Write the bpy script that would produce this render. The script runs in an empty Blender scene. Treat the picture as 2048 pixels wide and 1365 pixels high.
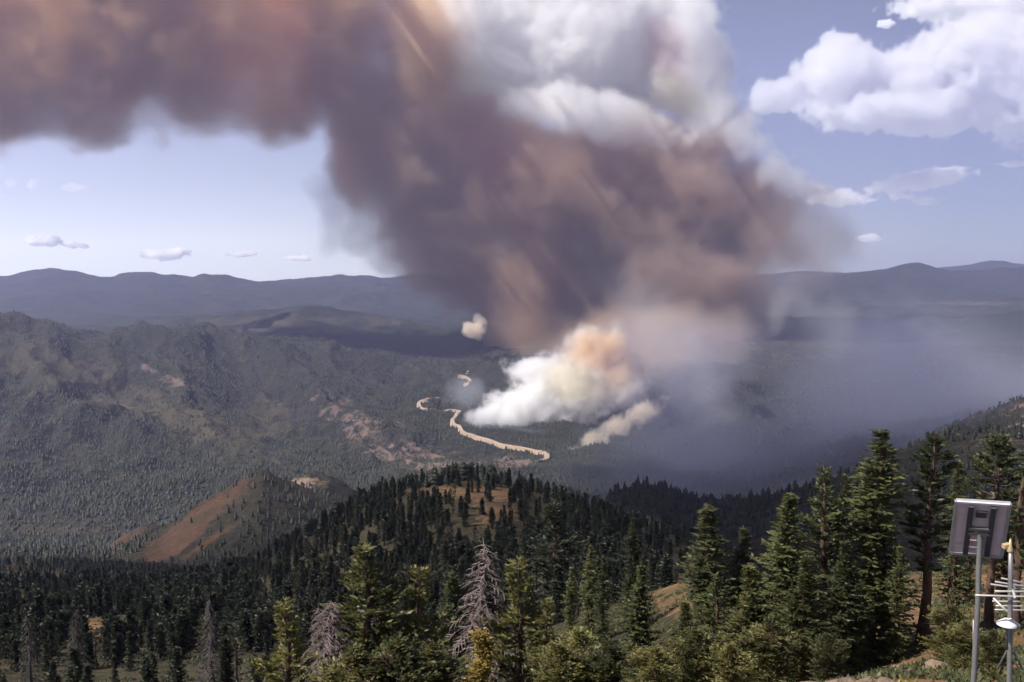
import bpy, math, random
import numpy as np
from mathutils import Vector, Matrix

random.seed(7); rng = np.random.default_rng(7)
S = bpy.context.scene
COL = S.collection

# ------------------------------------------------------------------ camera
F = 1773.6                       # focal length in photograph pixels (2048 wide)
PITCH = math.radians(6.26)
CX, CY = 1024.0, 682.5
cam_d = bpy.data.cameras.new('camera'); cam = bpy.data.objects.new('camera', cam_d); COL.objects.link(cam)
cam_d.sensor_width = 36; cam_d.lens = 36 * F / 2048
cam_d.clip_start = 0.5; cam_d.clip_end = 200000
cam.location = (0, 0, 0); cam.rotation_euler = (math.pi / 2 - PITCH, 0, 0)
S.camera = cam

# ------------------------------------------------------------------ light
SUN_EL, SUN_AZ = math.radians(52), math.radians(-108)     # azimuth measured from the view direction (+Y) towards +X
world = bpy.data.worlds.new('World'); S.world = world; world.use_nodes = True
wn, wl = world.node_tree.nodes, world.node_tree.links
bg = wn['Background']
sky = wn.new('ShaderNodeTexSky'); sky.sky_type = 'NISHITA'; sky.sun_disc = False
sky.sun_elevation = SUN_EL; sky.sun_rotation = SUN_AZ
sky.altitude = 2500; sky.air_density = 0.7; sky.dust_density = 2.2; sky.ozone_density = 2.4
# pale summer haze along the whole horizon, whiter towards the sun's side
_tc = wn.new('ShaderNodeTexCoord'); _sp = wn.new('ShaderNodeSeparateXYZ'); wl.new(_tc.outputs['Generated'], _sp.inputs[0])
def _wm(op, a, b_=None):
    n = wn.new('ShaderNodeMath'); n.operation = op
    for i, v in enumerate((a, b_)):
        if v is None: continue
        if hasattr(v, 'is_output'): wl.new(v, n.inputs[i])
        else: n.inputs[i].default_value = v
    return n.outputs[0]
_h = _wm('EXPONENT', _wm('MULTIPLY', _wm('MAXIMUM', _sp.outputs[2], 0.0), -8.5))
_sd = wn.new('ShaderNodeMapRange'); wl.new(_sp.outputs[0], _sd.inputs[0])
for i_, v_ in enumerate((-0.55, 0.45, 1.0, 0.22)): _sd.inputs[1 + i_].default_value = v_
_ad = wn.new('ShaderNodeMix'); _ad.data_type = 'RGBA'; _ad.blend_type = 'ADD'; _ad.inputs[0].default_value = 1.0
_ml = wn.new('ShaderNodeMix'); _ml.data_type = 'RGBA'; _ml.blend_type = 'MULTIPLY'; _ml.inputs[0].default_value = 1.0
wl.new(sky.outputs[0], _ml.inputs[6]); _ml.inputs[7].default_value = (0.60, 0.60, 0.60, 1)
_gl = wn.new('ShaderNodeVectorMath'); _gl.operation = 'SCALE'; _gl.inputs[0].default_value = (15.5, 15.9, 14.9)
wl.new(_wm('MULTIPLY', _h, _sd.outputs[0]), _gl.inputs['Scale'])
wl.new(_ml.outputs[2], _ad.inputs[6]); wl.new(_gl.outputs[0], _ad.inputs[7])
wl.new(_ad.outputs[2], bg.inputs['Color']); bg.inputs['Strength'].default_value = 0.05
sun_d = bpy.data.lights.new('sun', 'SUN'); sun = bpy.data.objects.new('sun', sun_d); COL.objects.link(sun)
sun_d.energy = 5.0; sun_d.angle = math.radians(0.5); sun_d.color = (1.0, 0.94, 0.86)
SUN_DIR = Vector((math.sin(SUN_AZ) * math.cos(SUN_EL), math.cos(SUN_AZ) * math.cos(SUN_EL), math.sin(SUN_EL)))
sun.rotation_euler = SUN_DIR.to_track_quat('Z', 'Y').to_euler()
S.view_settings.view_transform = 'Standard'; S.view_settings.look = 'None'
S.view_settings.gamma = 1; S.view_settings.use_curve_mapping = False; S.view_settings.exposure = 0.95
cy = S.cycles
cy.use_denoising = True
try: cy.denoiser = 'OPENIMAGEDENOISE'
except Exception: pass
cy.max_bounces = 16; cy.diffuse_bounces = 2; cy.glossy_bounces = 1; cy.transmission_bounces = 2
cy.transparent_max_bounces = 8; cy.volume_bounces = 16
cy.use_adaptive_sampling = True; cy.adaptive_threshold = 0.03
cy.volume_step_rate = 1.0; cy.volume_max_steps = 256
cy.sample_clamp_indirect = 6
cy.caustics_reflective = False; cy.caustics_refractive = False

# ------------------------------------------------------------------ geometry of the view
def ray(px, py):
    u, v = (px - CX) / F, (py - CY) / F
    d = Vector((u, math.cos(PITCH) - v * math.sin(PITCH), -math.sin(PITCH) - v * math.cos(PITCH)))
    h = math.hypot(d.x, d.y)
    return math.atan2(d.x, d.y), d.z / h                  # azimuth, tangent of the elevation
def at(px, py, r):
    a, t = ray(px, py)
    return Vector((r * math.sin(a), r * math.cos(a), r * t))

# ------------------------------------------------------------------ numpy noise
def _hash(ix, iy, seed):
    n = (ix.astype(np.int64) * 374761393 + iy.astype(np.int64) * 668265263 + seed * 974634777) & 0xffffffff
    n = ((n ^ (n >> 13)) * 1274126177) & 0xffffffff
    n = ((n ^ (n >> 16)) * 2246822519) & 0xffffffff
    return (n ^ (n >> 15)) & 0xffffffff
def noise2(x, y, seed=0):
    x0, y0 = np.floor(x), np.floor(y); fx, fy = x - x0, y - y0
    sx, sy = fx * fx * fx * (fx * (fx * 6 - 15) + 10), fy * fy * fy * (fy * (fy * 6 - 15) + 10)
    def g(ox, oy):
        a = _hash(x0 + ox, y0 + oy, seed) / 4294967296.0 * 2 * math.pi
        return np.cos(a) * (fx - ox) + np.sin(a) * (fy - oy)
    a = g(0, 0) * (1 - sx) + g(1, 0) * sx; b = g(0, 1) * (1 - sx) + g(1, 1) * sx
    return (a * (1 - sy) + b * sy) * 1.5
def fbm(x, y, octv=5, seed=0, gain=0.5, ridged=False):
    s, a, t = 0, 1.0, 0
    for k in range(octv):
        n = noise2(x * 2.03 ** k + k * 17.1, y * 2.03 ** k - k * 9.7, seed + k)
        if ridged: n = 1 - 2 * np.abs(n)
        s = s + a * n; t += a; a *= gain
    return s / t

# ------------------------------------------------------------------ object helpers
def tag(o, label=None, cat=None, group=None, kind=None):
    if label: o['label'] = label
    if cat: o['category'] = cat
    if group: o['group'] = group
    if kind: o['kind'] = kind
    return o
def mesh_from(name, V, Fc, mats, mi=None, smooth=False):
    """V (n,3) array, Fc list/array of faces (all of one length, or a list)"""
    me = bpy.data.meshes.new(name)
    V = np.asarray(V, dtype=np.float32)
    if isinstance(Fc, np.ndarray):
        nf, k = Fc.shape
        me.vertices.add(len(V)); me.vertices.foreach_set('co', V.ravel())
        me.loops.add(nf * k); me.loops.foreach_set('vertex_index', Fc.astype(np.int32).ravel())
        me.polygons.add(nf); me.polygons.foreach_set('loop_start', np.arange(nf, dtype=np.int32) * k)
        me.update(calc_edges=True)
    else:
        me.from_pydata(V.tolist(), [], Fc); me.update()
    for m in (mats if isinstance(mats, (list, tuple)) else [mats]): me.materials.append(m)
    if mi is not None: me.polygons.foreach_set('material_index', np.asarray(mi, dtype=np.int32))
    if smooth: me.polygons.foreach_set('use_smooth', np.ones(len(me.polygons), dtype=bool))
    return me
def link(name, data, parent=None, loc=None):
    o = bpy.data.objects.new(name, data); COL.objects.link(o)
    if parent: o.parent = parent
    if loc is not None: o.location = loc
    return o

# ------------------------------------------------------------------ material helpers
def new_mat(name):
    m = bpy.data.materials.new(name); m.use_nodes = True
    m.node_tree.nodes.clear()
    return m, m.node_tree.nodes, m.node_tree.links
class NB:
    """small node-building helper"""
    def __init__(s, m): s.n, s.l = m.node_tree.nodes, m.node_tree.links
    def put(s, sock, v):
        if hasattr(v, 'is_output') : s.l.new(v, sock)
        elif v is not None: sock.default_value = v
    def math(s, op, a, b=None, c=None, clamp=False):
        n = s.n.new('ShaderNodeMath'); n.operation = op; n.use_clamp = clamp
        s.put(n.inputs[0], a); s.put(n.inputs[1], b)
        if c is not None: s.put(n.inputs[2], c)
        return n.outputs[0]
    def vec(s, op, a, b=None, sc=None):
        n = s.n.new('ShaderNodeVectorMath'); n.operation = op
        s.put(n.inputs[0], a)
        if b is not None: s.put(n.inputs[1], b)
        if sc is not None: s.put(n.inputs['Scale'], sc)
        return n.outputs['Value'] if op in ('LENGTH', 'DOT_PRODUCT', 'DISTANCE') else n.outputs[0]
    def mapr(s, v, a, b, c=0.0, d=1.0, mode='LINEAR'):
        n = s.n.new('ShaderNodeMapRange'); n.interpolation_type = mode
        s.put(n.inputs[0], v)
        for i, q in enumerate((a, b, c, d)): s.put(n.inputs[1 + i], q)
        return n.outputs[0]
    def mix(s, f, a, b, mode='MIX'):
        n = s.n.new('ShaderNodeMix'); n.data_type = 'RGBA'; n.blend_type = mode
        s.put(n.inputs[0], f)
        for i, q in ((6, a), (7, b)): s.put(n.inputs[i], (*q, 1.0) if isinstance(q, tuple) and len(q) == 3 else q)
        return n.outputs[2]
    def noise(s, vec, scale, detail=3, rough=0.5, dist=0.0, out=0):
        n = s.n.new('ShaderNodeTexNoise'); s.put(n.inputs['Vector'], vec)
        n.inputs['Scale'].default_value = scale; n.inputs['Detail'].default_value = detail
        n.inputs['Roughness'].default_value = rough; n.inputs['Distortion'].default_value = dist
        return n.outputs[out]
    def pos(s):
        return s.n.new('ShaderNodeNewGeometry').outputs['Position']
    def attr(s, name, out='Fac'):
        n = s.n.new('ShaderNodeAttribute'); n.attribute_name = name; return n.outputs[out]
    def out(s, surf=None, vol=None):
        o = s.n.new('ShaderNodeOutputMaterial')
        if surf is not None: s.l.new(surf, o.inputs['Surface'])
        if vol is not None: s.l.new(vol, o.inputs['Volume'])
    def bsdf(s, col, rough=0.9, spec=0.2, normal=None, metal=0.0):
        n = s.n.new('ShaderNodeBsdfPrincipled'); s.put(n.inputs['Base Color'], (*col, 1.0) if isinstance(col, tuple) and len(col) == 3 else col)
        s.put(n.inputs['Roughness'], rough); n.inputs['Specular IOR Level'].default_value = spec
        n.inputs['Metallic'].default_value = metal
        if normal is not None: s.l.new(normal, n.inputs['Normal'])
        return n.outputs[0]
    def bump(s, h, strength, dist):
        n = s.n.new('ShaderNodeBump'); s.put(n.inputs['Height'], h); n.inputs['Strength'].default_value = strength
        n.inputs['Distance'].default_value = dist; return n.outputs[0]
def plain(name, col, rough=0.6, metal=0.0, spec=0.4, var=0.12, scale=6.0):
    m, _, _ = new_mat(name); b = NB(m)
    tc = b.n.new('ShaderNodeTexCoord').outputs['Object']
    n = b.noise(tc, scale, 4, 0.6)
    c = b.mix(n, tuple(x * (1 - var) for x in col), tuple(min(1, x * (1 + var)) for x in col))
    b.out(b.bsdf(c, b.mapr(n, 0.3, 0.7, rough - 0.1, rough + 0.1), spec, None, metal))
    return m

# ------------------------------------------------------------------ terrain
def ring_eval(ring, az):
    """ring = (r, [(px, py[, r])...]) -> arrays r(az), tan(az); a point may also carry its own distance"""
    r0, pts = ring
    A, T, R = [], [], []
    for p in pts:
        a, t = ray(p[0], p[1]); A.append(a); T.append(t); R.append(p[2] if len(p) > 2 else r0)
    return np.interp(az, A, R), np.interp(az, A, T)
def pchip_rows(R, Z, rq):
    """monotone cubic along axis 0 for each column; R, Z (K,N); rq (M,N)"""
    K, N = R.shape
    h = np.diff(R, axis=0); d = np.diff(Z, axis=0) / h
    m = np.zeros_like(R); m[0], m[-1] = d[0], d[-1]
    same = d[:-1] * d[1:] > 0
    w1, w2 = 2 * h[1:] + h[:-1], h[1:] + 2 * h[:-1]
    with np.errstate(divide='ignore', invalid='ignore'):
        hm = (w1 + w2) / (w1 / d[:-1] + w2 / d[1:])
    m[1:-1] = np.where(same, hm, 0)
    out = np.empty_like(rq)
    for j in range(N):
        i = np.clip(np.searchsorted(R[:, j], rq[:, j]) - 1, 0, K - 2)
        t = (rq[:, j] - R[i, j]) / h[i, j]
        h00 = 2 * t ** 3 - 3 * t ** 2 + 1; h10 = t ** 3 - 2 * t ** 2 + t
        h01 = -2 * t ** 3 + 3 * t ** 2; h11 = t ** 3 - t ** 2
        out[:, j] = h00 * Z[i, j] + h10 * h[i, j] * m[i, j] + h01 * Z[i + 1, j] + h11 * h[i, j] * m[i + 1, j]
    return out
SHEETS = {}
def sheet(key, name, rings, az0, az1, naz, nr, relief, mat, covers=None, kind='structure'):
    az = np.linspace(math.radians(az0), math.radians(az1), naz)
    R = np.empty((len(rings), naz)); Z = np.empty_like(R)
    for k, rg in enumerate(rings):
        R[k], t = ring_eval(rg, az); Z[k] = R[k] * t
    # smooth the break points along azimuth a little
    ker = np.array([1, 2, 3, 2, 1]) / 9.0
    for k in range(len(rings)):
        Z[k] = np.convolve(np.pad(Z[k], 2, 'edge'), ker, 'valid')
    for k in range(1, len(rings)): R[k] = np.maximum(R[k], R[k - 1] * 1.02)
    f = np.linspace(0, 1, nr)[:, None]
    rq = R[0] * (R[-1] / R[0]) ** f
    z = pchip_rows(R, Z, rq)
    x, y = rq * np.sin(az), rq * np.cos(az)
    z = z + relief(x, y, rq, az)
    V = np.stack([x, y, z], -1).reshape(-1, 3)
    i, j = np.meshgrid(np.arange(nr - 1), np.arange(naz - 1), indexing='ij')
    a = (i * naz + j).ravel()
    Fc = np.stack([a, a + 1, a + naz + 1, a + naz], -1)
    me = mesh_from(name, V, Fc, mat, smooth=True)
    # image-plane coordinates of the vertices, used only here to say where meadows, rock and one hill's lit edge are
    p = np.stack([x, y, z], -1)
    fwd = p[..., 1] * math.cos(PITCH) - p[..., 2] * math.sin(PITCH)
    up = p[..., 1] * math.sin(PITCH) + p[..., 2] * math.cos(PITCH)
    fwd = np.maximum(fwd, 0.1)
    PX, PY = CX + F * p[..., 0] / fwd, CY - F * up / fwd
    cov = {}
    if covers:
        for cname, fn in covers.items():
            c = np.clip(fn(x, y, rq, PX, PY), 0, 1); cov[cname] = c
            at_ = me.attributes.new(cname, 'FLOAT', 'POINT'); at_.data.foreach_set('value', c.astype(np.float32).ravel())
    o = link(name, me); tag(o, kind=kind)
    SHEETS[key] = dict(az=az, r=rq, z=z, cov=cov, obj=o, PX=PX, PY=PY)
    return o
def ground_z(key, x, y, cname=None):
    """height (and a cover value) of a sheet below plan points, vectorised"""
    s = SHEETS[key]; x, y = np.atleast_1d(x).astype(float), np.atleast_1d(y).astype(float)
    az, r = np.arctan2(x, y), np.hypot(x, y)
    naz = len(s['az']); fj = np.clip((az - s['az'][0]) / (s['az'][-1] - s['az'][0]) * (naz - 1), 0, naz - 1.001)
    j = fj.astype(int); tj = fj - j
    lr0 = np.log(s['r'][0]); lr1 = np.log(s['r'][-1]); nr = s['r'].shape[0]
    l0 = lr0[j] * (1 - tj) + lr0[j + 1] * tj; l1 = lr1[j] * (1 - tj) + lr1[j + 1] * tj
    fi = np.clip((np.log(np.maximum(r, 1e-3)) - l0) / (l1 - l0) * (nr - 1), 0, nr - 1.001); i = fi.astype(int); ti = fi - i
    def bil(g): return (g[i, j] * (1 - ti) + g[i + 1, j] * ti) * (1 - tj) + (g[i, j + 1] * (1 - ti) + g[i + 1, j + 1] * ti) * tj
    if cname: return bil(s['z']), bil(s['cov'][cname])
    return bil(s['z'])

def sstep(a, b, x): t = np.clip((x - a) / (b - a), 0, 1); return t * t * (3 - 2 * t)
def bump2(PX, PY, cx, cy, sx, sy, rot=0.0):
    c, s = math.cos(math.radians(rot)), math.sin(math.radians(rot))
    u, v = (PX - cx), (PY - cy)
    return np.exp(-(((u * c + v * s) / sx) ** 2 + ((-u * s + v * c) / sy) ** 2))

# surface materials of the land: soil, brush and rock, mixed by cover and broken up by noise
def land_mat(name, forest, brush, bare, rock, fine, bump_d, bump_s=0.6, coarse=None):
    m, _, _ = new_mat(name); b = NB(m)
    p = b.pos()
    nf = b.noise(p, fine, 6, 0.62); nc = b.noise(p, coarse or fine * 0.12, 5, 0.6)
    col = b.mix(b.mapr(nf, 0.35, 0.68), forest, brush)
    ba = b.attr('bare')
    k = b.math('ADD', ba, b.math('MULTIPLY', b.math('SUBTRACT', nf, 0.5), 0.9))
    k = b.mapr(b.math('ADD', k, b.math('MULTIPLY', b.math('SUBTRACT', nc, 0.5), 0.5)), 0.42, 0.62, mode='SMOOTHSTEP')
    k = b.math('MULTIPLY', k, b.mapr(ba, 0.02, 0.2))
    nb = b.noise(p, fine * 3.1, 6, 0.7)
    bc = b.mix(b.mapr(nb, .35, .65), tuple(x * 0.5 for x in bare), tuple(x * 1.12 for x in bare))
    col = b.mix(k, col, b.mix(b.mapr(nc, .42, .66), bc, brush))
    ro = b.attr('rock')
    q = b.mapr(b.math('ADD', ro, b.math('MULTIPLY', b.math('SUBTRACT', b.noise(p, fine * 0.7, 7, 0.7), 0.5), 1.3)), 0.45, 0.6)
    q = b.math('MULTIPLY', q, b.mapr(ro, 0.02, 0.2))
    col = b.mix(q, col, rock)
    h = b.math('ADD', b.math('MULTIPLY', nf, 1.0), b.math('MULTIPLY', nc, 2.0))
    b.out(b.bsdf(col, 0.95, 0.08, b.bump(h, bump_s, bump_d)))
    return m
M_GROUND = land_mat('near_soil', (.025, .026, .017), (.065, .050, .028), (.21, .125, .068), (.26, .20, .16), 0.35, 1.0)
M_HILL = land_mat('hill_soil', (.014, .016, .013), (.040, .034, .020), (.088, .049, .032), (.19, .14, .11), 0.07, 8, 0.7)
M_SLOPE = land_mat('mountain_soil', (.016, .019, .018), (.036, .035, .026), (.082, .070, .046), (.135, .098, .082), 0.02, 25, 0.6)
M_FAR = land_mat('far_soil', (.018, .024, .021), (.036, .038, .027), (.10, .08, .062), (.15, .12, .11), 0.003, 60, 0.5)

Z0 = lambda x, y, r, PX, PY: 0 * x
def near_relief(x, y, r, az):
    return fbm(x / 45, y / 45, 5, 3) * np.clip(r / 60, 0.05, 1) * 2.6 + fbm(x / 260, y / 260, 4, 9, ridged=True) * sstep(150, 500, r) * 7
sheet('near', 'ground', [
    (1.0, [(-600, 16500), (2600, 16500)]),
    (14, [(-600, 2130), (400, 2080), (1000, 2040), (1500, 2000), (2400, 2000)]),
    (30, [(-600, 1820), (400, 1700), (1000, 1580), (1500, 1480), (1850, 1450), (2500, 1430)]),
    (60, [(-600, 1640), (200, 1600), (700, 1510), (1000, 1440), (1500, 1375), (1700, 1335), (1850, 1300), (2048, 1275), (2500, 1260)]),
    (110, [(-600, 1520), (200, 1480), (700, 1400), (1000, 1340), (1300, 1245), (1380, 1200), (1600, 1195), (1850, 1185), (2048, 1165), (2500, 1150)]),
    (140, [(-600, 1480), (200, 1440), (700, 1370), (1000, 1310), (1250, 1215), (1380, 1166), (1600, 1160), (1850, 1140), (2048, 1120), (2500, 1110)]),
    (250, [(-600, 1360), (0, 1330), (200, 1330), (700, 1290), (1000, 1240), (1250, 1210), (1380, 1215), (1600, 1260), (1850, 1300), (2048, 1320), (2500, 1330)]),
    (400, [(-600, 1260), (0, 1245), (300, 1245), (600, 1205), (800, 1135), (1000, 1105), (1200, 1125), (1380, 1190), (1600, 1280), (2048, 1380), (2500, 1400)]),
    (650, [(-600, 1190), (0, 1185), (300, 1190), (500, 1150), (600, 1095), (740, 1012), (830, 984), (930, 966), (1050, 990), (1200, 1042), (1370, 1095), (1500, 1180), (1700, 1300), (2048, 1420), (2500, 1450)]),
    (1000, [(-600, 1160), (0, 1155), (200, 1155), (400, 1160), (550, 1180), (740, 1200), (930, 1220), (1200, 1220), (1370, 1250), (1700, 1400), (2500, 1500)]),
    (1600, [(-600, 1135), (0, 1128), (200, 1128), (400, 1150), (600, 1250), (930, 1330), (1370, 1350), (2500, 1500)]),
], -42, 42, 620, 260, near_relief, M_GROUND, dict(
    bare=lambda x, y, r, PX, PY: .16 + .9 * bump2(PX, PY, 2000, 1250, 260, 150) + .75 * bump2(PX, PY, 1370, 1190, 70, 55) +   .62 * bump2(PX, PY, 930, 985, 140, 20) + .3 * bump2(PX, PY, 1000, 1020, 90, 30)
        + .65 * bump2(PX, PY, 210, 1265, 70, 30) + .55 * bump2(PX, PY, 90, 1150, 150, 28, 12) + .6 * bump2(PX, PY, 1700, 1380, 300, 120) + .3 * bump2(PX, PY, 960, 1045, 60, 25)
        + .4 * fbm(x / 90, y / 90, 4, 31),
    rock=lambda x, y, r, PX, PY: .12 + .5 * bump2(PX, PY, 1720, 1340, 160, 40) + .25 * fbm(x / 50, y / 50, 4, 41)))

def mid_relief(x, y, r, az):
    return fbm(x / 300, y / 300, 5, 13, ridged=True) * 16 + fbm(x / 70, y / 110, 4, 15, ridged=True) * 9
sheet('mid', 'wooded_hills', [
    (1000, [(-600, 1260), (200, 1260), (600, 1340), (1100, 1400), (1500, 1500), (2500, 1500)]),
    (1200, [(-600, 1190, 1500), (210, 1190, 1500), (300, 1200, 1500), (520, 1215, 1500), (700, 1190, 1600), (1000, 1180, 1500), (1150, 1160, 1150), (1300, 1100, 1100), (1500, 1110, 1100), (1700, 1080, 1100), (2048, 1010, 1100), (2500, 960, 1100)]),
    (2200, [(-600, 1116), (0, 1112), (150, 1113), (215, 1112), (330, 1068), (420, 1012), (480, 980), (520, 960), (560, 973), (640, 1003), (700, 1022), (800, 1062, 2100), (1000, 1100, 1800), (1150, 1075, 1500), (1230, 1008, 1400), (1300, 995, 1400), (1400, 1020, 1400), (1500, 1020, 1400), (1600, 1003, 1400), (1700, 972, 1400), (1780, 932, 1450), (1900, 893, 1500), (2048, 880, 1500), (2500, 860, 1500)]),
    (2800, [(-600, 1180), (215, 1200), (520, 1130), (700, 1130), (1000, 1200), (1230, 1120, 1900), (1700, 1100, 1900), (2500, 1000, 2000)]),
    (3300, [(-600, 1320), (520, 1320), (1000, 1320), (1230, 1300, 2300), (1700, 1300, 2300), (2500, 1200, 2400)]),
], -42, 42, 620, 150, mid_relief, M_HILL, dict(
    bare=lambda x, y, r, PX, PY: .08 + (.85 * bump2(PX, PY, 395, 1040, 180, 26, -36) + .6 * bump2(PX, PY, 420, 1082, 110, 9, -34) + .5 * bump2(PX, PY, 350, 1100, 70, 12, -34)) * (1 - .6 * sstep(500, 600, PX)) + .25 * fbm(x / 200, y / 200, 4, 51) + .3 * bump2(PX, PY, 80, 1160, 130, 20),  # bare soil, its band shaped to paint the hill's sunlit upper-left edge too
    rock=lambda x, y, r, PX, PY: .12 + .3 * bump2(PX, PY, 1990, 880, 130, 30)))
sheet('mound', 'rocky_mounds', [
    (2300, [(-600, 1250), (200, 1250), (600, 1200), (1100, 1250), (2500, 1350)]),
    (2700, [(-600, 1210), (150, 1160), (215, 1108), (250, 1083), (285, 1062), (330, 1068), (450, 1060), (540, 1015), (580, 974), (620, 957), (660, 964), (700, 986), (740, 1018), (900, 1090), (1000, 1150), (1100, 1250), (2500, 1350)]),
    (3200, [(-600, 1300), (215, 1200), (600, 1080), (740, 1120), (1100, 1300), (2500, 1400)]),
], -42, 10, 400, 60, mid_relief, M_HILL, dict(
    bare=lambda x, y, r, PX, PY: .25 + .7 * bump2(PX, PY, 265, 1085, 60, 30) + .7 * bump2(PX, PY, 610, 968, 45, 14) + .2 * fbm(x / 120, y / 120, 3, 5),
    rock=lambda x, y, r, PX, PY: .2 + .4 * bump2(PX, PY, 600, 965, 60, 20)))

def slope_relief(x, y, r, az):
    w = fbm(x / 1500, y / 1500, 3, 77) * 500
    k = sstep(2900, 4200, r) * (1 - .7 * bump2(np.degrees(az), r, -1.0, 4700, 4.5, 1500))
    return k * (fbm((x + y * .55 + w) / 900, (y - x * .3) / 1900, 5, 21, ridged=True) * 165 - 60 + fbm((x + y * .4) / 330, (y - x * .2) / 700, 4, 28, ridged=True) * 45 + fbm(x / 160, y / 160, 3, 25, ridged=True) * 12)
sheet('slope', 'mountain_slope', [
    (2500, [(-600, 1290), (300, 1290), (900, 1180), (1200, 1150), (1500, 1150)]),
    (3100, [(-600, 1130), (0, 1112), (300, 1080), (600, 1010), (900, 975), (1100, 960), (1500, 960)]),
    (4200, [(-600, 960), (0, 935), (300, 935), (600, 930), (850, 930), (1000, 925), (1090, 922), (1300, 930), (1500, 950)]),
    (4800, [(-600, 860), (0, 850), (300, 860), (600, 872), (850, 876), (920, 872), (1000, 868), (1090, 868), (1300, 850), (1500, 850)]),
    (5700, [(-600, 770), (0, 770), (300, 782), (600, 806), (800, 808), (845, 812), (920, 808), (1000, 812), (1090, 800), (1300, 780), (1500, 780)]),
    (7000, [(-600, 662), (0, 652), (90, 658), (160, 670), (260, 675), (400, 680), (550, 700), (640, 718), (730, 738), (800, 752), (900, 756), (1000, 752), (1100, 735), (1500, 720)]),
    (8500, [(-600, 720), (0, 710), (200, 695), (300, 678), (400, 673), (550, 678), (700, 702), (850, 726), (930, 720), (1050, 715), (1500, 700)]),
    (10500, [(-600, 760), (300, 740), (550, 735), (850, 740), (1500, 740)]),
], -42, 42, 860, 330, slope_relief, M_SLOPE, dict(
    bare=lambda x, y, r, PX, PY: .20 + .35 * fbm(x / 500, y / 500, 5, 61, ridged=True) + .3 * bump2(PX, PY, 100, 740, 160, 50, 15) + .3 * bump2(PX, PY, 350, 830, 120, 40, 20) + .35 * bump2(PX, PY, 520, 850, 60, 40, -30) + .35 * bump2(PX, PY, 60, 1060, 120, 22),
    rock=lambda x, y, r, PX, PY: .08 + .46 * bump2(PX, PY, 710, 850, 140, 60, 28) + .45 * bump2(PX, PY, 900, 935, 120, 40, 10) + .5 * bump2(PX, PY, 1030, 925, 70, 18) + .5 * bump2(PX, PY, 340, 760, 90, 14, 25) + .45 * bump2(PX, PY, 230, 810, 60, 10, 10) + .4 * bump2(PX, PY, 560, 930, 60, 10, 30) + .3 * fbm(x / 350, y / 350, 4, 71)))

def far_relief(x, y, r, az):
    return sstep(7000, 11000, r) * (fbm(x / 2400, y / 2400, 6, 91, ridged=True) * 190 - 90)
sheet('far', 'far_mountains', [
    (7500, [(-600, 790), (600, 790), (900, 800), (1200, 780), (1500, 760), (2048, 720), (2500, 720)]),
    (9500, [(-600, 730), (0, 720), (250, 700), (400, 680), (640, 672), (880, 690), (1200, 690), (1500, 680), (1750, 668), (2048, 655), (2500, 655)]),
    (11000, [(-600, 700), (0, 690), (150, 664), (250, 650), (370, 619), (480, 624), (640, 618), (700, 630), (880, 648), (1000, 640), (1200, 650), (1500, 648), (1700, 640), (2048, 634), (2500, 630)]),
    (14000, [(-600, 660), (0, 640), (300, 634), (600, 640), (900, 640), (1500, 626), (1750, 612), (2048, 608), (2500, 606)]),
    (16000, [(-600, 600), (0, 595), (400, 597), (800, 600), (1200, 605), (1500, 600), (1750, 600), (2048, 600), (2500, 600)]),
    (19000, [(-600, 575), (0, 557), (60, 545), (100, 541), (130, 543), (170, 555), (220, 556), (250, 551), (300, 545), (340, 552), (390, 557), (400, 551), (455, 549), (470, 553), (510, 560), (560, 565), (600, 564), (650, 559), (710, 553), (760, 557), (820, 553), (880, 557), (1100, 566), (1300, 570), (1500, 567), (1600, 565), (1700, 549), (1790, 536), (1840, 531), (1900, 541), (1960, 538), (2048, 541), (2500, 560)]),
    (22000, [(-600, 600), (0, 590), (800, 590), (1500, 590), (1900, 570), (2048, 560), (2500, 580)]),
    (27000, [(-600, 575), (0, 575), (800, 575), (1500, 556), (1600, 546), (1680, 545), (1750, 542), (1850, 545), (1900, 538), (1950, 532), (1990, 525), (2048, 530), (2500, 520)]),
    (31000, [(-600, 600), (2500, 600)]),
], -42, 42, 620, 240, far_relief, M_FAR, dict(
    bare=lambda x, y, r, PX, PY: .12 + .25 * fbm(x / 1500, y / 1500, 4, 81, ridged=True) + .25 * bump2(PX, PY, 600, 650, 300, 25) + .9 * bump2(PX, PY, 1960, 607, 130, 3),
    rock=lambda x, y, r, PX, PY: .1 + .3 * fbm(x / 1200, y / 1200, 4, 85)))
def ridge_relief(x, y, r, az):
    return sstep(2200, 3500, r) * (fbm(x / 900, y / 1400, 5, 101, ridged=True) * 80 - 45)
sheet('ridge', 'valley_ridge', [
    (1900, [(1000, 1250), (1500, 1250), (2500, 1150)]),
    (2700, [(1000, 1050), (1100, 1020), (1300, 1010), (1500, 1000), (1800, 950), (2048, 900), (2500, 850)]),
    (3700, [(1000, 985), (1090, 960), (1300, 925), (1500, 880), (1800, 830), (2048, 790), (2500, 760)]),
    (4200, [(1000, 965), (1090, 935, 4100), (1170, 908, 4300), (1250, 888, 4400), (1330, 846, 4700), (1450, 762, 5200), (1510, 738, 5500), (1600, 722, 5800), (1750, 700, 6200), (1900, 696, 6300), (2048, 698, 6400), (2500, 690, 6400)]),
    (7500, [(1000, 990, 5000), (1170, 950, 5400), (1330, 900, 6000), (1510, 800), (1900, 760), (2500, 760)]),
], -1.5, 42, 400, 160, ridge_relief, M_SLOPE, dict(
    bare=lambda x, y, r, PX, PY: .15 + .3 * fbm(x / 500, y / 500, 4, 111), rock=lambda x, y, r, PX, PY: .1 + .2 * fbm(x / 300, y / 300, 4, 115)))
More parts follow.
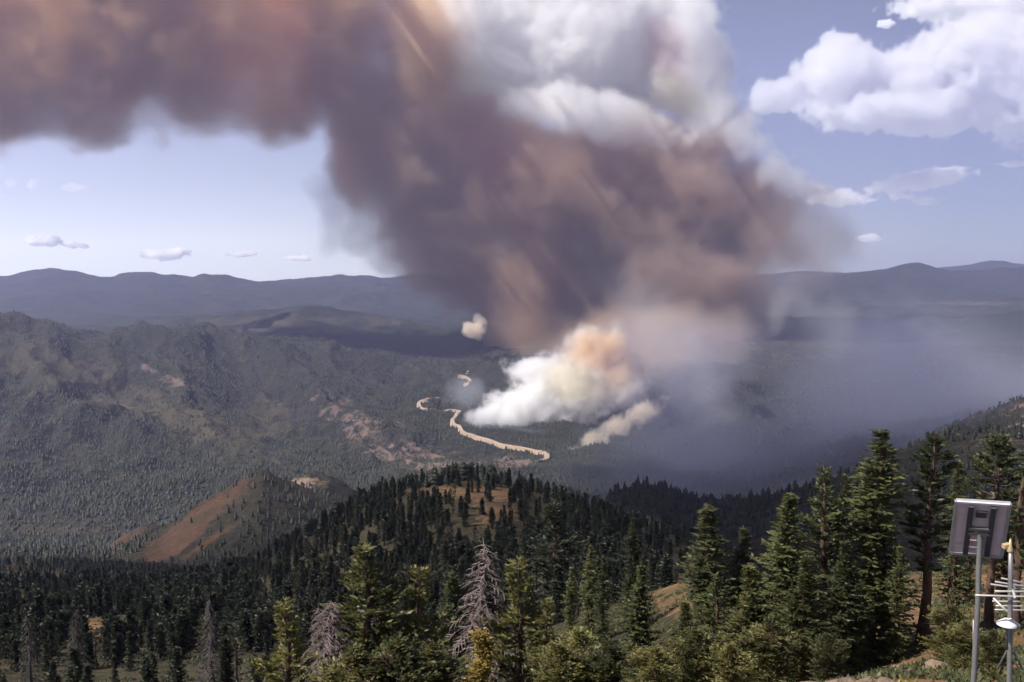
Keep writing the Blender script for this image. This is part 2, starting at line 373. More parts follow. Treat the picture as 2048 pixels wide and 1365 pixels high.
sheet('rocky', 'rocky_ridge', [
    (1900, [(1400, 1200), (2048, 1100), (2500, 1000)]),
    (2300, [(1400, 1120), (1750, 1010), (1900, 930), (2048, 880), (2500, 800)]),
    (2800, [(1400, 1060), (1750, 940), (1880, 872), (1930, 850), (1990, 830), (2048, 808), (2500, 720)]),
    (3600, [(1400, 1200), (1750, 1100), (2500, 900)]),
], 10, 42, 260, 80, mid_relief, M_HILL, dict(
    bare=lambda x, y, r, PX, PY: .2 + .2 * fbm(x / 150, y / 150, 4, 121), rock=lambda x, y, r, PX, PY: .42 + .35 * fbm(x / 120, y / 120, 4, 125)))
# a great plain under everything, falling away with the curve of the earth, out to where the mountains end it
_a = np.linspace(0, 2 * math.pi, 97)[:-1]; _r = np.array([50, 2000, 8000, 16000, 24000, 33000.0])
_V = np.array([[r * math.sin(a), r * math.cos(a), -1420 - r * r / 1.274e7] for r in _r for a in _a])
_F = [[k * 96 + j, k * 96 + (j + 1) % 96, (k + 1) * 96 + (j + 1) % 96, (k + 1) * 96 + j] for k in range(5) for j in range(96)] + [list(range(96))]
tag(link('plain', mesh_from('plain', _V, _F, M_FAR)), kind='structure')

# ------------------------------------------------------------------ haze
hz, _, _ = new_mat('haze_air'); b = NB(hz)
pv = b.n.new('ShaderNodeVolumePrincipled'); pv.inputs['Color'].default_value = (0.58, 0.62, 0.97, 1); pv.inputs['Density'].default_value = 3.0e-5
pv.inputs['Anisotropy'].default_value = 0.3
b.out(vol=pv.outputs[0])
def box_mesh(name, lo, hi, mat):
    V = [(x, y, z) for x in (lo[0], hi[0]) for y in (lo[1], hi[1]) for z in (lo[2], hi[2])]
    Fc = [(0, 1, 3, 2), (4, 6, 7, 5), (0, 4, 5, 1), (2, 3, 7, 6), (0, 2, 6, 4), (1, 5, 7, 3)]
    return mesh_from(name, V, Fc, mat)
HZ_TOP = 6400
tag(link('haze', box_mesh('haze', (-34000, -34000, -1600), (34000, 34000, HZ_TOP), hz)), kind='stuff')

# ------------------------------------------------------------------ smoke
def B(px, py, r, wx, wz, depth=None, rot=0.0):
    """a blob of smoke: its centre seen at (px, py) at distance r, half-sizes wx, wz given in photograph pixels at that distance, depth in metres"""
    c = at(px, py, r); k = r / F
    return dict(c=c, rx=wx * k, rz=wz * k, ry=depth or (wx + wz) * 0.5 * k, rot=math.radians(rot))
def smoke(name, blobs, label, color=(.9, .88, .86), density=2e-3, warp=250, warp_scale=1 / 900, detail=0.9, dscale=1 / 300, octaves=4, edge=(0.0, 0.5),
          g=0.3, step=5.0, tint=None, res=130, cat='smoke', kind=None, group=None, rough=0.6, smax=0.25, cut=None):
    """a body of real vapour: a density grid worked out by geometry nodes from soft blobs, bent and eaten into by noise"""
    lo, hi = Vector((1e9,) * 3), Vector((-1e9,) * 3); infl = 1.0 + 0.45 * detail
    for bl in blobs:
        c, s_ = abs(math.cos(bl['rot'])), abs(math.sin(bl['rot']))
        h = (Vector((math.hypot(c * bl['rx'], s_ * bl['rz']), bl['ry'], math.hypot(s_ * bl['rx'], c * bl['rz']))) * infl) + Vector((warp, warp, warp)) * .5
        for k in range(3): lo[k] = min(lo[k], bl['c'][k] - h[k]); hi[k] = max(hi[k], bl['c'][k] + h[k])
    hi[2] = min(hi[2], HZ_TOP - 100) if cat == 'smoke' else hi[2]
    vox = ((hi.x - lo.x) * (hi.y - lo.y) * (hi.z - lo.z)) ** (1 / 3) / res
    base = Vector(((lo.x + hi.x) / 2, (lo.y + hi.y) / 2, lo.z))
    gt = bpy.data.node_groups.new(name + '_shape', 'GeometryNodeTree')
    gt.interface.new_socket('Geometry', in_out='OUTPUT', socket_type='NodeSocketGeometry')
    class H: node_tree = gt
    b = NB(H)
    p = b.vec('ADD', b.n.new('GeometryNodeInputPosition').outputs[0], tuple(base))
    wv = b.noise(p, warp_scale, 1.0, 0.5, out=1)
    wp = b.vec('ADD', p, b.vec('SCALE', b.vec('SUBTRACT', wv, (0.5, 0.5, 0.5)), sc=warp * 2))
    def field(b, wp, bl):
        q = b.vec('SUBTRACT', wp, tuple(bl['c']))
        if abs(bl['rot']) < 1e-3:
            q = b.vec('MULTIPLY', q, (1 / bl['rx'], 1 / bl['ry'], 1 / bl['rz']))
        else:
            c, s_ = math.cos(bl['rot']), math.sin(bl['rot'])
            cb = b.n.new('ShaderNodeCombineXYZ')
            b.l.new(b.vec('DOT_PRODUCT', q, (c / bl['rx'], 0, -s_ / bl['rx'])), cb.inputs[0])
            b.l.new(b.vec('DOT_PRODUCT', q, (0, 1 / bl['ry'], 0)), cb.inputs[1])
            b.l.new(b.vec('DOT_PRODUCT', q, (s_ / bl['rz'], 0, c / bl['rz'])), cb.inputs[2])
            q = cb.outputs[0]
        return b.math('SUBTRACT', 1.0, b.vec('LENGTH', q))
    f = None
    for bl in blobs:
        q = field(b, wp, bl)
        f = q if f is None else b.math('SMOOTH_MAX', f, q, smax)
    # two scales of noise: folds and fine curls
    n = b.noise(b.vec('ADD', p, b.vec('SCALE', wv, sc=warp)), dscale, octaves, rough)
    f = b.math('ADD', f, b.math('MULTIPLY', b.math('SUBTRACT', n, 0.5), detail * 1.5))
    d = b.mapr(f, edge[0], edge[1], 0.0, 1.0, 'SMOOTHSTEP')
    vc = b.n.new('GeometryNodeVolumeCube'); b.l.new(d, vc.inputs['Density'])
    sz = hi - lo
    vc.inputs['Min'].default_value = (-sz.x / 2, -sz.y / 2, 0); vc.inputs['Max'].default_value = (sz.x / 2, sz.y / 2, sz.z)
    for k, ax_ in enumerate('XYZ'): vc.inputs['Resolution ' + ax_].default_value = max(8, int(sz[k] / vox))
    m, _, _ = new_mat(name + '_vapour'); mb = NB(m)
    pv = mb.n.new('ShaderNodeVolumePrincipled'); pv.inputs['Density'].default_value = density; pv.inputs['Anisotropy'].default_value = g
    col = (*color, 1.0)
    if tint:
        mp = mb.pos()
        for tb, tcol in tint: col = mb.mix(mb.mapr(field(mb, mp, tb), 0.0, 0.6, mode='SMOOTHSTEP'), col, tcol)
    mb.put(pv.inputs['Color'], col); mb.out(vol=pv.outputs[0]); m.cycles.volume_step_rate = step
    sm = b.n.new('GeometryNodeSetMaterial'); sm.inputs['Material'].default_value = m
    b.l.new(vc.outputs[0], sm.inputs[0])
    go = b.n.new('NodeGroupOutput'); b.l.new(sm.outputs[0], go.inputs[0])
    me = bpy.data.volumes.new(name); me.materials.append(m)
    o = link(name, me, None, base)
    md = o.modifiers.new('vapour', 'NODES'); md.node_group = gt
    return tag(o, label, cat, group, kind)
D1 = 9000
G_ = 'smoke of the canyon wildfire'
smoke('smoke_column', [
    B(668, 40, D1, 105, 210, 600), B(775, 290, D1, 125, 210, 650, -25), B(830, 110, D1, 110, 170, 500, -20), B(930, 290, D1, 130, 120, 550, -20), B(905, 470, D1, 150, 200, 650, -22), B(1040, 370, D1, 230, 150, 700),
    B(1250, 390, D1, 260, 170, 750, 8), B(1440, 430, D1, 170, 150, 550, 30), B(1150, 560, D1, 270, 150, 650), B(1375, 570, D1 - 200, 160, 170, 550, 10),
    B(1060, 655, D1 - 300, 130, 75, 350), B(965, 600, D1, 60, 100, 300, -20), B(970, 380, D1 - 100, 130, 150, 520, -15), B(1400, 620, D1 - 500, 120, 150, 380, 4), B(1230, 670, 7500, 200, 80, 400)],
    'huge dark brown smoke column leaning over the burning canyon', color=(.755, .60, .47), density=6e-3, res=195, rough=.70, group=G_, warp=340, detail=.92, octaves=6, dscale=1 / 620, edge=(0, .42),
    tint=[(B(590, 60, D1, 60, 260, 900), (.92, .70, .44)), (B(860, 60, D1, 80, 130, 900), (.92, .76, .54)), (B(690, 330, D1, 50, 130, 900, -20), (.86, .66, .48)), (B(1010, 310, D1, 210, 90, 900, 15), (.84, .64, .50)), (B(870, 170, D1, 90, 120, 900), (.90, .74, .50)),  # orange tints put sun shining through the smoke into its colour
          (B(1430, 340, D1, 160, 100, 900, 20), (.73, .60, .52)), (B(1370, 600, D1 - 300, 330, 240, 1800), (.655, .54, .465)), (B(820, 520, D1, 60, 60, 900), (.84, .70, .60))])
smoke('smoke_veil', [B(1590, 480, D1 - 200, 150, 130, 500, 20), B(1500, 590, D1 - 300, 110, 80, 400), B(800, 505, D1 + 200, 85, 70, 400), B(1330, 700, 6600, 190, 120, 500, 15), B(1440, 690, 6400, 90, 90, 350)],
    'thin pinkish smoke veil fading off the right side of the column', color=(.78, .67, .60), density=1.5e-3, group=G_, warp=250, detail=.7, octaves=3)
smoke('grey_smoke', [B(668, 400, D1 + 300, 60, 110, 260), B(700, 470, D1 + 300, 60, 50, 260)],
    'translucent grey smoke lobe hanging on the left side of the column', color=(.88, .87, .84), density=2.2e-3, group=G_, warp=120, warp_scale=1 / 500, dscale=1 / 220)
smoke('smoke_canopy', [B(330, 50, D1, 320, 200, 900), B(-60, 60, D1, 320, 210, 900), B(490, 40, D1, 140, 220, 700), B(190, 200, D1, 170, 95, 500), B(380, 150, D1, 180, 120, 600), B(530, 195, D1, 110, 85, 500), B(-60, 180, D1, 200, 110, 600), B(60, -200, D1, 380, 150, 800)],
    'broad brown smoke canopy spreading across the upper left sky', color=(.77, .54, .28), density=4.5e-3, res=165, rough=.68, group=G_, warp=260, detail=1.45, octaves=7, dscale=1 / 520, edge=(0, .5),
    tint=[(B(530, 100, D1, 120, 220, 1500), (.96, .76, .50)), (B(240, 260, D1, 80, 50, 1500), (.93, .78, .62))])  # orange right end: transmitted sunlight worked into the smoke colour
smoke('billowing_cloud', [B(1130, 60, D1 + 100, 290, 170, 700, 8), B(930, 60, D1 - 100, 110, 150, 350), B(1360, 110, D1, 105, 150, 450, -30), B(1430, 220, D1 - 100, 60, 90, 300, -30), B(960, 130, D1 - 100, 110, 100, 350, 30), B(1110, -90, D1 + 200, 330, 130, 600),
    B(1190, 225, D1 - 450, 230, 55, 260, 10)],
    'brilliant white billowing cloud head on top of the smoke column', color=(.999, .998, .992), density=6.5e-3, res=165, group=G_, warp=160, warp_scale=1 / 600, detail=1.4, octaves=7, rough=.66, dscale=1 / 420, edge=(0, .3),
    tint=[(B(930, 200, D1, 110, 90, 1500, 25), (.975, .965, .86)), (B(1320, 110, D1, 50, 90, 1500, -20), (.86, .78, .77)), (B(1330, 200, D1, 90, 50, 1500, 25), (.95, .93, .82))])
smoke('billowing_cloud', [B(1500, 270, D1 - 450, 42, 66, 190, -25), B(1565, 345, D1 - 450, 60, 38, 180, 25), B(1635, 385, D1 - 350, 60, 22, 180, 5)],
    'white puffs trailing down the right shoulder of the smoke column', color=(.99, .99, .98), density=3.5e-3, group=G_, warp=150, warp_scale=1 / 300, detail=1.7, octaves=7, rough=.68, dscale=1 / 260, edge=(0, .6))
smoke('white_smoke', [B(1045, 820, 4950, 95, 58, 150, -14), B(1120, 800, 5000, 100, 80, 170), B(975, 826, 4900, 50, 28, 60, -20), B(1200, 720, 5100, 75, 80, 150, -15), B(1230, 770, 5050, 60, 60, 150), B(1090, 745, 5050, 80, 40, 130, -12)],
    'thick white smoke billowing up beside the winding highway', color=(.996, .995, .99), density=3e-2, res=150, group=G_, warp=55, warp_scale=1 / 200, dscale=1 / 120, detail=1.7, octaves=7, rough=.7, edge=(0, .5),
    tint=[(B(1215, 715, 5050, 110, 90, 500), (.945, .82, .64)), (B(1150, 760, 5000, 90, 50, 500), (.975, .955, .88))])
smoke('small_smoke', [B(1148, 908, 4250, 34, 13, 45, -28), B(1188, 884, 4300, 38, 24, 60, -30), B(1235, 852, 4400, 50, 20, 70, -28), B(1290, 825, 4500, 50, 22, 80, -28)],
    'small pale smoke plume rising from the shaded slope right of the highway end', color=(.97, .90, .78), density=2.5e-2, group=G_, warp=30, warp_scale=1 / 90, dscale=1 / 50, detail=1.7, octaves=6, edge=(0, .6))
smoke('small_smoke', [B(944, 660, 7700, 24, 17, 90, 25), B(958, 644, 7800, 16, 15, 70, 20)],
    'small white puff with an orange top under the left edge of the column', color=(.97, .90, .80), density=1.8e-2, group=G_, warp=70, warp_scale=1 / 200, dscale=1 / 110, detail=1.6, octaves=5, edge=(0, .4))
smoke('blue_smoke', [B(925, 790, 5300, 55, 45, 120), B(990, 862, 4800, 90, 30, 80, 15), B(1080, 880, 4750, 90, 26, 80, 5)],
    'thin bluish smoke drifting over the bends of the highway', color=(.88, .92, 1.0), density=3.0e-3, group=G_, warp=80, dscale=1 / 150, detail=.8, octaves=3)
smoke('valley_smoke', [B(1430, 880, 3100, 420, 130, 800), B(1850, 790, 3500, 420, 170, 1000), B(2050, 830, 2900, 260, 110, 600), B(1300, 720, 4800, 240, 110, 500), B(1450, 960, 2500, 330, 50, 400), B(1780, 940, 1900, 330, 50, 350)],
    'wide blue grey smoke filling the valley on the right', color=(.72, .74, .90), density=9e-4, kind=None, group=G_, res=90, warp=300, warp_scale=1 / 1200, dscale=1 / 700, detail=1.1, octaves=5)
smoke('grey_wisp', [B(1340, 690, 4700, 60, 240, 220, -36), B(1640, 650, 4700, 60, 105, 200, -42), B(1560, 600, 4900, 26, 80, 120, 20), B(1480, 860, 4200, 60, 130, 200, -30)],
    'pale grey smoke wisps streaking down across the right valley', color=(.93, .93, .93), density=1.5e-3, group=G_, warp=160, warp_scale=1 / 500, dscale=1 / 220, detail=.9, octaves=4, edge=(0, .8))

smoke('tan_smoke', [B(1195, 680, 5500, 60, 60, 160, -10), B(1270, 770, 5300, 60, 60, 160, -20), B(1330, 700, 5900, 90, 100, 240, -20), B(1290, 850, 4900, 55, 36, 120, -30)],
    'soft tan smoke trailing up from the white smoke into the column', color=(.90, .73, .54), density=5e-3, group=G_, warp=90, warp_scale=1 / 300, dscale=1 / 160, detail=1.2, octaves=5, edge=(0, .9), res=110)

# ------------------------------------------------------------------ fair-weather clouds beyond the haze
def cloud(blobs, label, sc=1.0, dens=4e-3, detail=1.1, res=52):
    return smoke('cloud', blobs, label, color=(.99, .99, .99), density=dens, warp=300 * sc, warp_scale=1 / (1500 * sc), dscale=1 / ((1500 if sc == 1 else 1900) * sc), detail=detail, octaves=7, rough=.68,
                 edge=(0, .18), cat='cloud', group='white clouds in the blue sky', res=res)
DC = 42000
cloud([B(1690, 160, DC, 80, 75, 1800), B(1560, 195, DC, 50, 32, 900), B(1720, 215, DC, 120, 42, 1500), B(1860, 160, DC, 100, 75, 1900), B(1990, 130, DC, 110, 100, 2300), B(1900, 215, DC, 190, 42, 2000), B(2120, 150, DC, 110, 110, 2300)],
      'big white cumulus cloud at the right with a grey underside', 1.0, 4e-3, 1.5, 180)
DC2 = 46000
for bl_, lab_ in (([B(1900, 12, DC2, 90, 16, 1500), B(2020, 8, DC2, 60, 16, 1500)], 'thin torn cloud along the top edge at the right'),
                  ([B(1770, 47, DC2, 16, 7, 400)], 'tiny faint cloud above the big cumulus'),
                  ([B(1840, 362, DC2, 75, 15, 900, -8), B(1880, 352, DC2, 45, 14, 700, -8)], 'flat sloping cloud below the big cumulus'),
                  ([B(1800, 393, DC2, 22, 7, 400)], 'small cloud just under the flat sloping cloud'),
                  ([B(1860, 403, DC2, 28, 7, 400)], 'small wisp of cloud right of the one under the flat sloping cloud'),
                  ([B(1680, 398, DC2, 48, 14, 700)], 'small cloud touching the right shoulder of the smoke'),
                  ([B(1735, 477, DC2, 28, 7, 400)], 'lens shaped cloud low above the right mountains'),
                  ([B(2025, 328, DC2, 30, 5, 400)], 'thin cloud streak cut by the right edge')):
    cloud(bl_, lab_, .3, 9e-3, 2.2)
DC3 = 40000
for bl_, lab_ in (([B(85, 482, DC3, 26, 10, 400), B(150, 491, DC3, 22, 5, 300)], 'leftmost small bright cloud low above the left mountains'),
                  ([B(330, 510, DC3, 42, 9, 500), B(360, 502, DC3, 20, 6, 300)], 'widest small bright cloud low above the left mountains'),
                  ([B(485, 509, DC3, 22, 6, 300)], 'small bright cloud second from the right above the left mountains'),
                  ([B(597, 517, DC3, 26, 5, 300)], 'rightmost thin bright cloud above the left mountains'),
                  ([B(24, 367, DC3, 10, 8, 300)], 'first of three faint round clouds from the left edge'),
                  ([B(65, 370, DC3, 10, 8, 300)], 'second of three faint round clouds from the left edge'),
                  ([B(148, 376, DC3, 22, 8, 300)], 'third and widest of the three faint clouds at the left')):
    cloud(bl_, lab_, .22, 2.5e-3 if 'faint' in lab_ else 3e-2, 1.9)

# an added smoke deck, unseen above the frame, placed to shade the knoll and valley
smoke('shading_smoke', [dict(c=Vector(c_), rx=a_, ry=b_, rz=280, rot=0.0) for c_, a_, b_ in (((-2500, 380, 2900), 950, 800), ((-1900, 2000, 2900), 1050, 1100))],
    'added unseen smoke deck shading the wooded hills', color=(.80, .68, .58), density=4e-3, group=G_, warp=260, kind='stuff', res=80)

# ------------------------------------------------------------------ tree materials
def leaf_mat(name, dark, light, tone=None):
    m, _, _ = new_mat(name); b = NB(m)
    p = b.pos()
    oi = b.n.new('ShaderNodeObjectInfo').outputs['Random']
    n = b.noise(p, 0.9, 3, 0.6)
    f = b.mapr(b.math('ADD', n, b.math('MULTIPLY', b.math('SUBTRACT', oi, 0.5), 0.35)), 0.34, 0.66)
    if tone: f = b.math('ADD', b.math('MULTIPLY', f, 0.35), b.math('MULTIPLY', b.attr('tone'), 0.65))
    c = b.mix(f, dark, light)
    d = b.n.new('ShaderNodeBsdfDiffuse'); b.l.new(c, d.inputs[0])
    t = b.n.new('ShaderNodeBsdfTranslucent'); b.l.new(b.mix(0.5, c, tuple(min(1, x * 1.5) for x in light)), t.inputs[0])
    gl = b.n.new('ShaderNodeBsdfGlossy'); gl.inputs['Roughness'].default_value = 0.5; gl.inputs[0].default_value = (.6, .6, .55, 1)
    x = b.n.new('ShaderNodeMixShader'); x.inputs[0].default_value = 0.3; b.l.new(d.outputs[0], x.inputs[1]); b.l.new(t.outputs[0], x.inputs[2])
    y = b.n.new('ShaderNodeMixShader'); y.inputs[0].default_value = 0.035; b.l.new(x.outputs[0], y.inputs[1]); b.l.new(gl.outputs[0], y.inputs[2])
    b.out(y.outputs[0]); return m
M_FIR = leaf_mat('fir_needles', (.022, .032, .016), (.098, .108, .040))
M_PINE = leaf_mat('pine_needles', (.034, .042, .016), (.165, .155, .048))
M_DARK = leaf_mat('shaded_needles', (.014, .020, .014), (.038, .045, .026))  # dark needle copy with the shade of the woods put into the colour
M_YELLOW = leaf_mat('yellow_needles', (.10, .08, .02), (.26, .19, .045))
M_BRUSH = leaf_mat('brush_leaves', (.05, .06, .025), (.18, .16, .07))
M_FOREST = leaf_mat('forest_needles', (.012, .018, .014), (.034, .039, .024), tone=True)
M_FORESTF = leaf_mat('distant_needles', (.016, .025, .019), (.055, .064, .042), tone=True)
def bark_mat(name, a, c):
    m, _, _ = new_mat(name); b = NB(m)
    tc = b.n.new('ShaderNodeTexCoord').outputs['Object']
    n = b.noise(b.vec('MULTIPLY', tc, (9.0, 9.0, 1.6)), 1.0, 6, 0.7)
    b.out(b.bsdf(b.mix(b.mapr(n, .3, .7), a, c), 0.95, 0.1, b.bump(n, 0.8, 0.05))); return m
M_BARK = bark_mat('red_bark', (.045, .028, .020), (.15, .095, .070))
M_GREY = bark_mat('grey_wood', (.05, .045, .042), (.125, .112, .105))
M_DEAD = bark_mat('dead_wood', (.075, .058, .055), (.25, .195, .185))

# ------------------------------------------------------------------ tree shapes
def tube(P, R, k, V, Fc):
    """tapered tube along points P with radii R, k sides"""
    base = len(V)
    for i, (p, r) in enumerate(zip(P, R)):
        t = (P[min(i + 1, len(P) - 1)] - P[max(i - 1, 0)]).normalized()
        a = t.orthogonal().normalized(); c = t.cross(a)
        for j in range(k):
            w = 2 * math.pi * j / k
            V.append(tuple(p + (a * math.cos(w) + c * math.sin(w)) * r))
    for i in range(len(P) - 1):
        for j in range(k):
            q = base + i * k + j; s = base + i * k + (j + 1) % k
            Fc.append((q, s, s + k, q + k))
    Fc.append(tuple(base + (len(P) - 1) * k + j for j in range(k)))
def blade(V, Fc, p, d, side, L, W):
    """one needle spray: a bent kite of two triangles"""
    b0 = len(V); m = p + d * (L * 0.45)
    V += [tuple(p), tuple(m + side * W), tuple(p + d * L), tuple(m - side * W)]
    Fc += [(b0, b0 + 1, b0 + 2), (b0, b0 + 2, b0 + 3)]
def make_tree(seed, H=15, base=0.08, width=2.4, style='fir', bare=0.0, leaf=0.42, dens=1.0, gap=0.12, lean=0.0):
    """returns (wood mesh data, foliage mesh data) as vertex/face lists; style: fir, pine, flat"""
    r = random.Random(seed); WV, WF, LV, LF = [], [], [], []
    def prof(t):                                          # t: 0 at crown base, 1 at the tip
        if style == 'fir': return (1 - t) ** 0.85 * (0.75 + 0.25 * math.sin(t * 9 + seed)) + 0.03
        if style == 'pine': return min(1, 0.45 + 1.1 * t) * (1 - t ** 2.6) * (0.72 + 0.35 * math.sin(t * 13 + seed * 2)) + 0.08
        return min(1, 0.35 + 1.5 * t) * (1 - t ** 5) * (0.8 + 0.3 * math.sin(t * 11 + seed)) + 0.1
    pts = [Vector((lean * (i / 8) ** 2 + 0.10 * math.sin(i * 1.3 + seed), 0.10 * math.cos(i * 1.7 + seed), H * i / 8 - (0.6 if i == 0 else 0))) for i in range(9)]
    R0 = 0.021 * H
    rad = [R0 * (1.25 if i == 0 else 1) * (1 - i / 8.15) ** 0.8 for i in range(9)]
    tube(pts, rad, 8, WV, WF)
    def axis(t):
        q = t * 8; i = min(int(q), 7); return pts[i].lerp(pts[i + 1], q - i)
    z = base * H; ang = r.random() * 6
    while z < H * 0.985:
        t = max(0.0, (z / H - base) / (1 - base))
        nb = r.choice((3, 4, 4, 5)) if style == 'fir' else r.choice((2, 3, 4))
        for q in range(nb):
            ang += 2.39996 + r.uniform(-.5, .5)
            if r.random() < gap: continue
            L = width * prof(t) * r.uniform(0.62, 1.15)
            if L < 0.12: L = 0.12
            up = (0.55 * t - 0.12) if style == 'fir' else (0.15 + 0.35 * t)
            up += r.uniform(-.14, .14)
            o = axis(z / H); d = Vector((math.cos(ang), math.sin(ang), up)).normalized()
            droop = (0.20 if style == 'fir' else 0.06) * L
            ns = max(2, int(L / 0.30 * dens))
            P = []
            for i in range(4):
                s = i / 3; p = o + d * (L * s); p.z += -droop * math.sin(s * 2.4) + (0.10 * L * s * s)
                P.append(p)
            tube(P[:4], [max(.012, .022 * L * (1 - .75 * i / 3)) for i in range(4)], 3, WV, WF)
            if r.random() < bare: continue
            s0 = 0.12 if style == 'fir' else 0.38
            for i in range(ns + 1):
                s = s0 + (1 - s0) * i / max(1, ns) + r.uniform(-.04, .04)
                s = min(max(s, 0), 1); k = min(int(s * 3), 2); p = P[k].lerp(P[k + 1], s * 3 - k)
                bl = leaf * (1.15 - 0.5 * s) * r.uniform(.7, 1.2) * (1 if L > .5 else .7)
                for e in (-1, 1, 0, r.choice((-1, 1))):
                    if r.random() < 0.12: continue
                    sd = d.cross(Vector((0, 0, 1))).normalized()
                    dd = (d * r.uniform(.35, 1.0) + sd * e * r.uniform(.5, 1.1) + Vector((0, 0, r.uniform(-.35, .45) + (0.25 if style != 'fir' else 0)))).normalized()
                    w = dd.cross(Vector((r.uniform(-1, 1), r.uniform(-1, 1), r.uniform(.2, 1)))).normalized()
                    blade(LV, LF, p + Vector((r.uniform(-.08, .08), r.uniform(-.08, .08), r.uniform(-.08, .1))), dd, w, bl * r.uniform(.8, 1.4), bl * r.uniform(.16, .30))
        z += (0.30 if style == 'fir' else 0.42) * r.uniform(.7, 1.3) * (1.15 - .5 * t) / max(.6, dens) * (H / 15)
    return WV, WF, LV, LF
def make_snag(seed, H=13, width=2.3):
    r = random.Random(seed); WV, WF, BV, BF = [], [], [], []
    pts = [Vector((0.12 * math.sin(i * 1.2 + seed), 0.1 * math.cos(i * 1.9), H * i / 8 - (0.6 if i == 0 else 0))) for i in range(9)]
    tube(pts, [0.02 * H * (1 - i / 8.2) ** 0.9 for i in range(9)], 7, WV, WF)
    z = 0.22 * H; ang = 0
    while z < 0.985 * H:
        t = z / H; q = t * 8; i0 = min(int(q), 7); o = pts[i0].lerp(pts[i0 + 1], q - i0)
        for _ in range(4):
            ang += 2.4 + r.uniform(-.5, .5)
            L = width * (1 - t) ** 0.7 * r.uniform(.5, 1.1) + 0.15
            d = Vector((math.cos(ang), math.sin(ang), 0))
            P = [o + d * (L * s) + Vector((0, 0, L * (0.12 * s - 0.75 * s * s))) for s in (0, .3, .6, .85, 1)]
            tube(P, [.05 * (1 - .16 * i) * (0.6 + .5 * (1 - t)) for i in range(5)], 3, BV, BF)
            sd = Vector((-d.y, d.x, 0))
            for s in (.35, .5, .65, .8, .92):
                if r.random() < .2: continue
                k = min(int(s * 4), 3); p = P[k].lerp(P[k + 1], s * 4 - k); e = r.choice((-1, 1))
                T = [p, p + (d * .5 + sd * e * .6).normalized() * (.24 * L) + Vector((0, 0, -.12 * L)), p + (d * .6 + sd * e * .8).normalized() * (.42 * L) + Vector((0, 0, -.36 * L))]
                tube(T, [.026, .02, .01], 3, BV, BF)
        z += 0.24 * r.uniform(.7, 1.4)
    return WV, WF, BV, BF
TREES = {}
sn_ = make_snag(23, width=1.9)
def variant(key, leafm, **kw):
    a, bf, c, d = make_tree(**kw)
    TREES[key] = (mesh_from('trunk', a, bf, M_BARK, smooth=True), mesh_from('crown', c, d, leafm), kw.get('H', 15))
TREES['snag_c'] = (mesh_from('trunk', sn_[0], sn_[1], M_GREY, smooth=True), mesh_from('bare_branches', sn_[2], sn_[3], M_GREY), 13)
variant('fir_a', M_FIR, seed=1, H=16, width=2.7, dens=1.4, leaf=.38)
variant('fir_b', M_FIR, seed=2, H=15, width=2.2, dens=1.3, gap=.15, leaf=.36)
variant('fir_c', M_FIR, seed=3, H=14, width=2.9, dens=1.4, bare=.05, leaf=.38)
variant('fir_d', M_PINE, seed=4, H=13, width=2.8, dens=1.25, gap=.15, leaf=.38)
variant('pine_a', M_FIR, seed=5, H=16, width=1.9, base=.36, style='pine', dens=1.5, leaf=.48, gap=.05)
variant('pine_b', M_PINE, seed=6, H=14, width=2.3, base=.12, style='pine', dens=1.3, leaf=.5)
variant('pine_c', M_PINE, seed=7, H=13, width=2.5, base=.05, style='pine', dens=1.3, leaf=.52, bare=.12)
variant('pine_d', M_FIR, seed=8, H=16, width=2.6, base=.42, style='flat', dens=1.5, leaf=.5, gap=.1)
variant('pine_e', M_FIR, seed=9, H=15, width=2.0, base=.15, style='pine', dens=1.3, leaf=.46, lean=.5)
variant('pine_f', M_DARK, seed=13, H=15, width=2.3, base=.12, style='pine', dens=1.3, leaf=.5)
variant('thin_a', M_FIR, seed=10, H=15, width=1.7, base=.3, style='fir', dens=.7, gap=.45, bare=.3)
variant('bush_a', M_YELLOW, seed=11, H=3.2, width=1.0, base=.02, style='fir', dens=2.0, leaf=.18)
variant('bush_b', M_PINE, seed=12, H=4.0, width=1.4, base=.02, style='pine', dens=2.2, leaf=.2)
for k_, sd_ in (('snag_a', 21), ('snag_b', 22)):
    a_, b_, c_, d_ = make_snag(sd_)
    TREES[k_] = (mesh_from('trunk', a_, b_, M_DEAD, smooth=True), mesh_from('bare_branches', c_, d_, M_DEAD), 13)

def place_tree(key, px, top, r, label, cat='tree', group='foreground conifers', name='conifer_tree', ws=1.0, rot=None, lean=0.0):
    a, _ = ray(px, 1200); x, y = r * math.sin(a), r * math.cos(a)
    z = float(ground_z('near', x, y)[0]) - 0.1
    h = at(px, top, r).z - z
    tm, cm, H = TREES[key]; s = h / H
    e = link(name, None, None, (x, y, z)); e.empty_display_size = 1
    e.scale = (s * ws, s * ws, s); e.rotation_euler = (0, math.radians(lean), rng.uniform(0, 6.28) if rot is None else rot)
    tag(e, label, cat, group)
    wd = s * ws * (1.35 if key.startswith('pine') or r > 80 else 1.6) * (.75 if key.startswith('bush') else 1); e.scale = (wd, wd, s)
    for me in (tm, cm):
        link(me.name.split('.')[0], me, e)
    return e
T = place_tree
T('fir_a', 1745, 858, 64, 'tallest dark fir in the right cluster, its pointed tip highest of all', ws=1.15)
T('pine_a', 1850, 865, 66, 'tall pine with a dense narrow crown and bare reddish trunk, left of the solar panel', name='pine_tree', ws=.95)
T('pine_d', 1980, 868, 72, 'flat topped spreading pine whose crown rises right above the solar panel', name='pine_tree', ws=.8)
T('thin_a', 2030, 884, 68, 'thin half bare conifer with short side branches at the right edge of the photo', name='conifer_tree')
T('pine_e', 1648, 936, 63, 'double topped pine left of the tallest fir', name='pine_tree', ws=1.0)
T('pine_e', 1672, 945, 66, 'slim pine top rising just right behind the double topped pine', name='pine_tree', ws=.7)
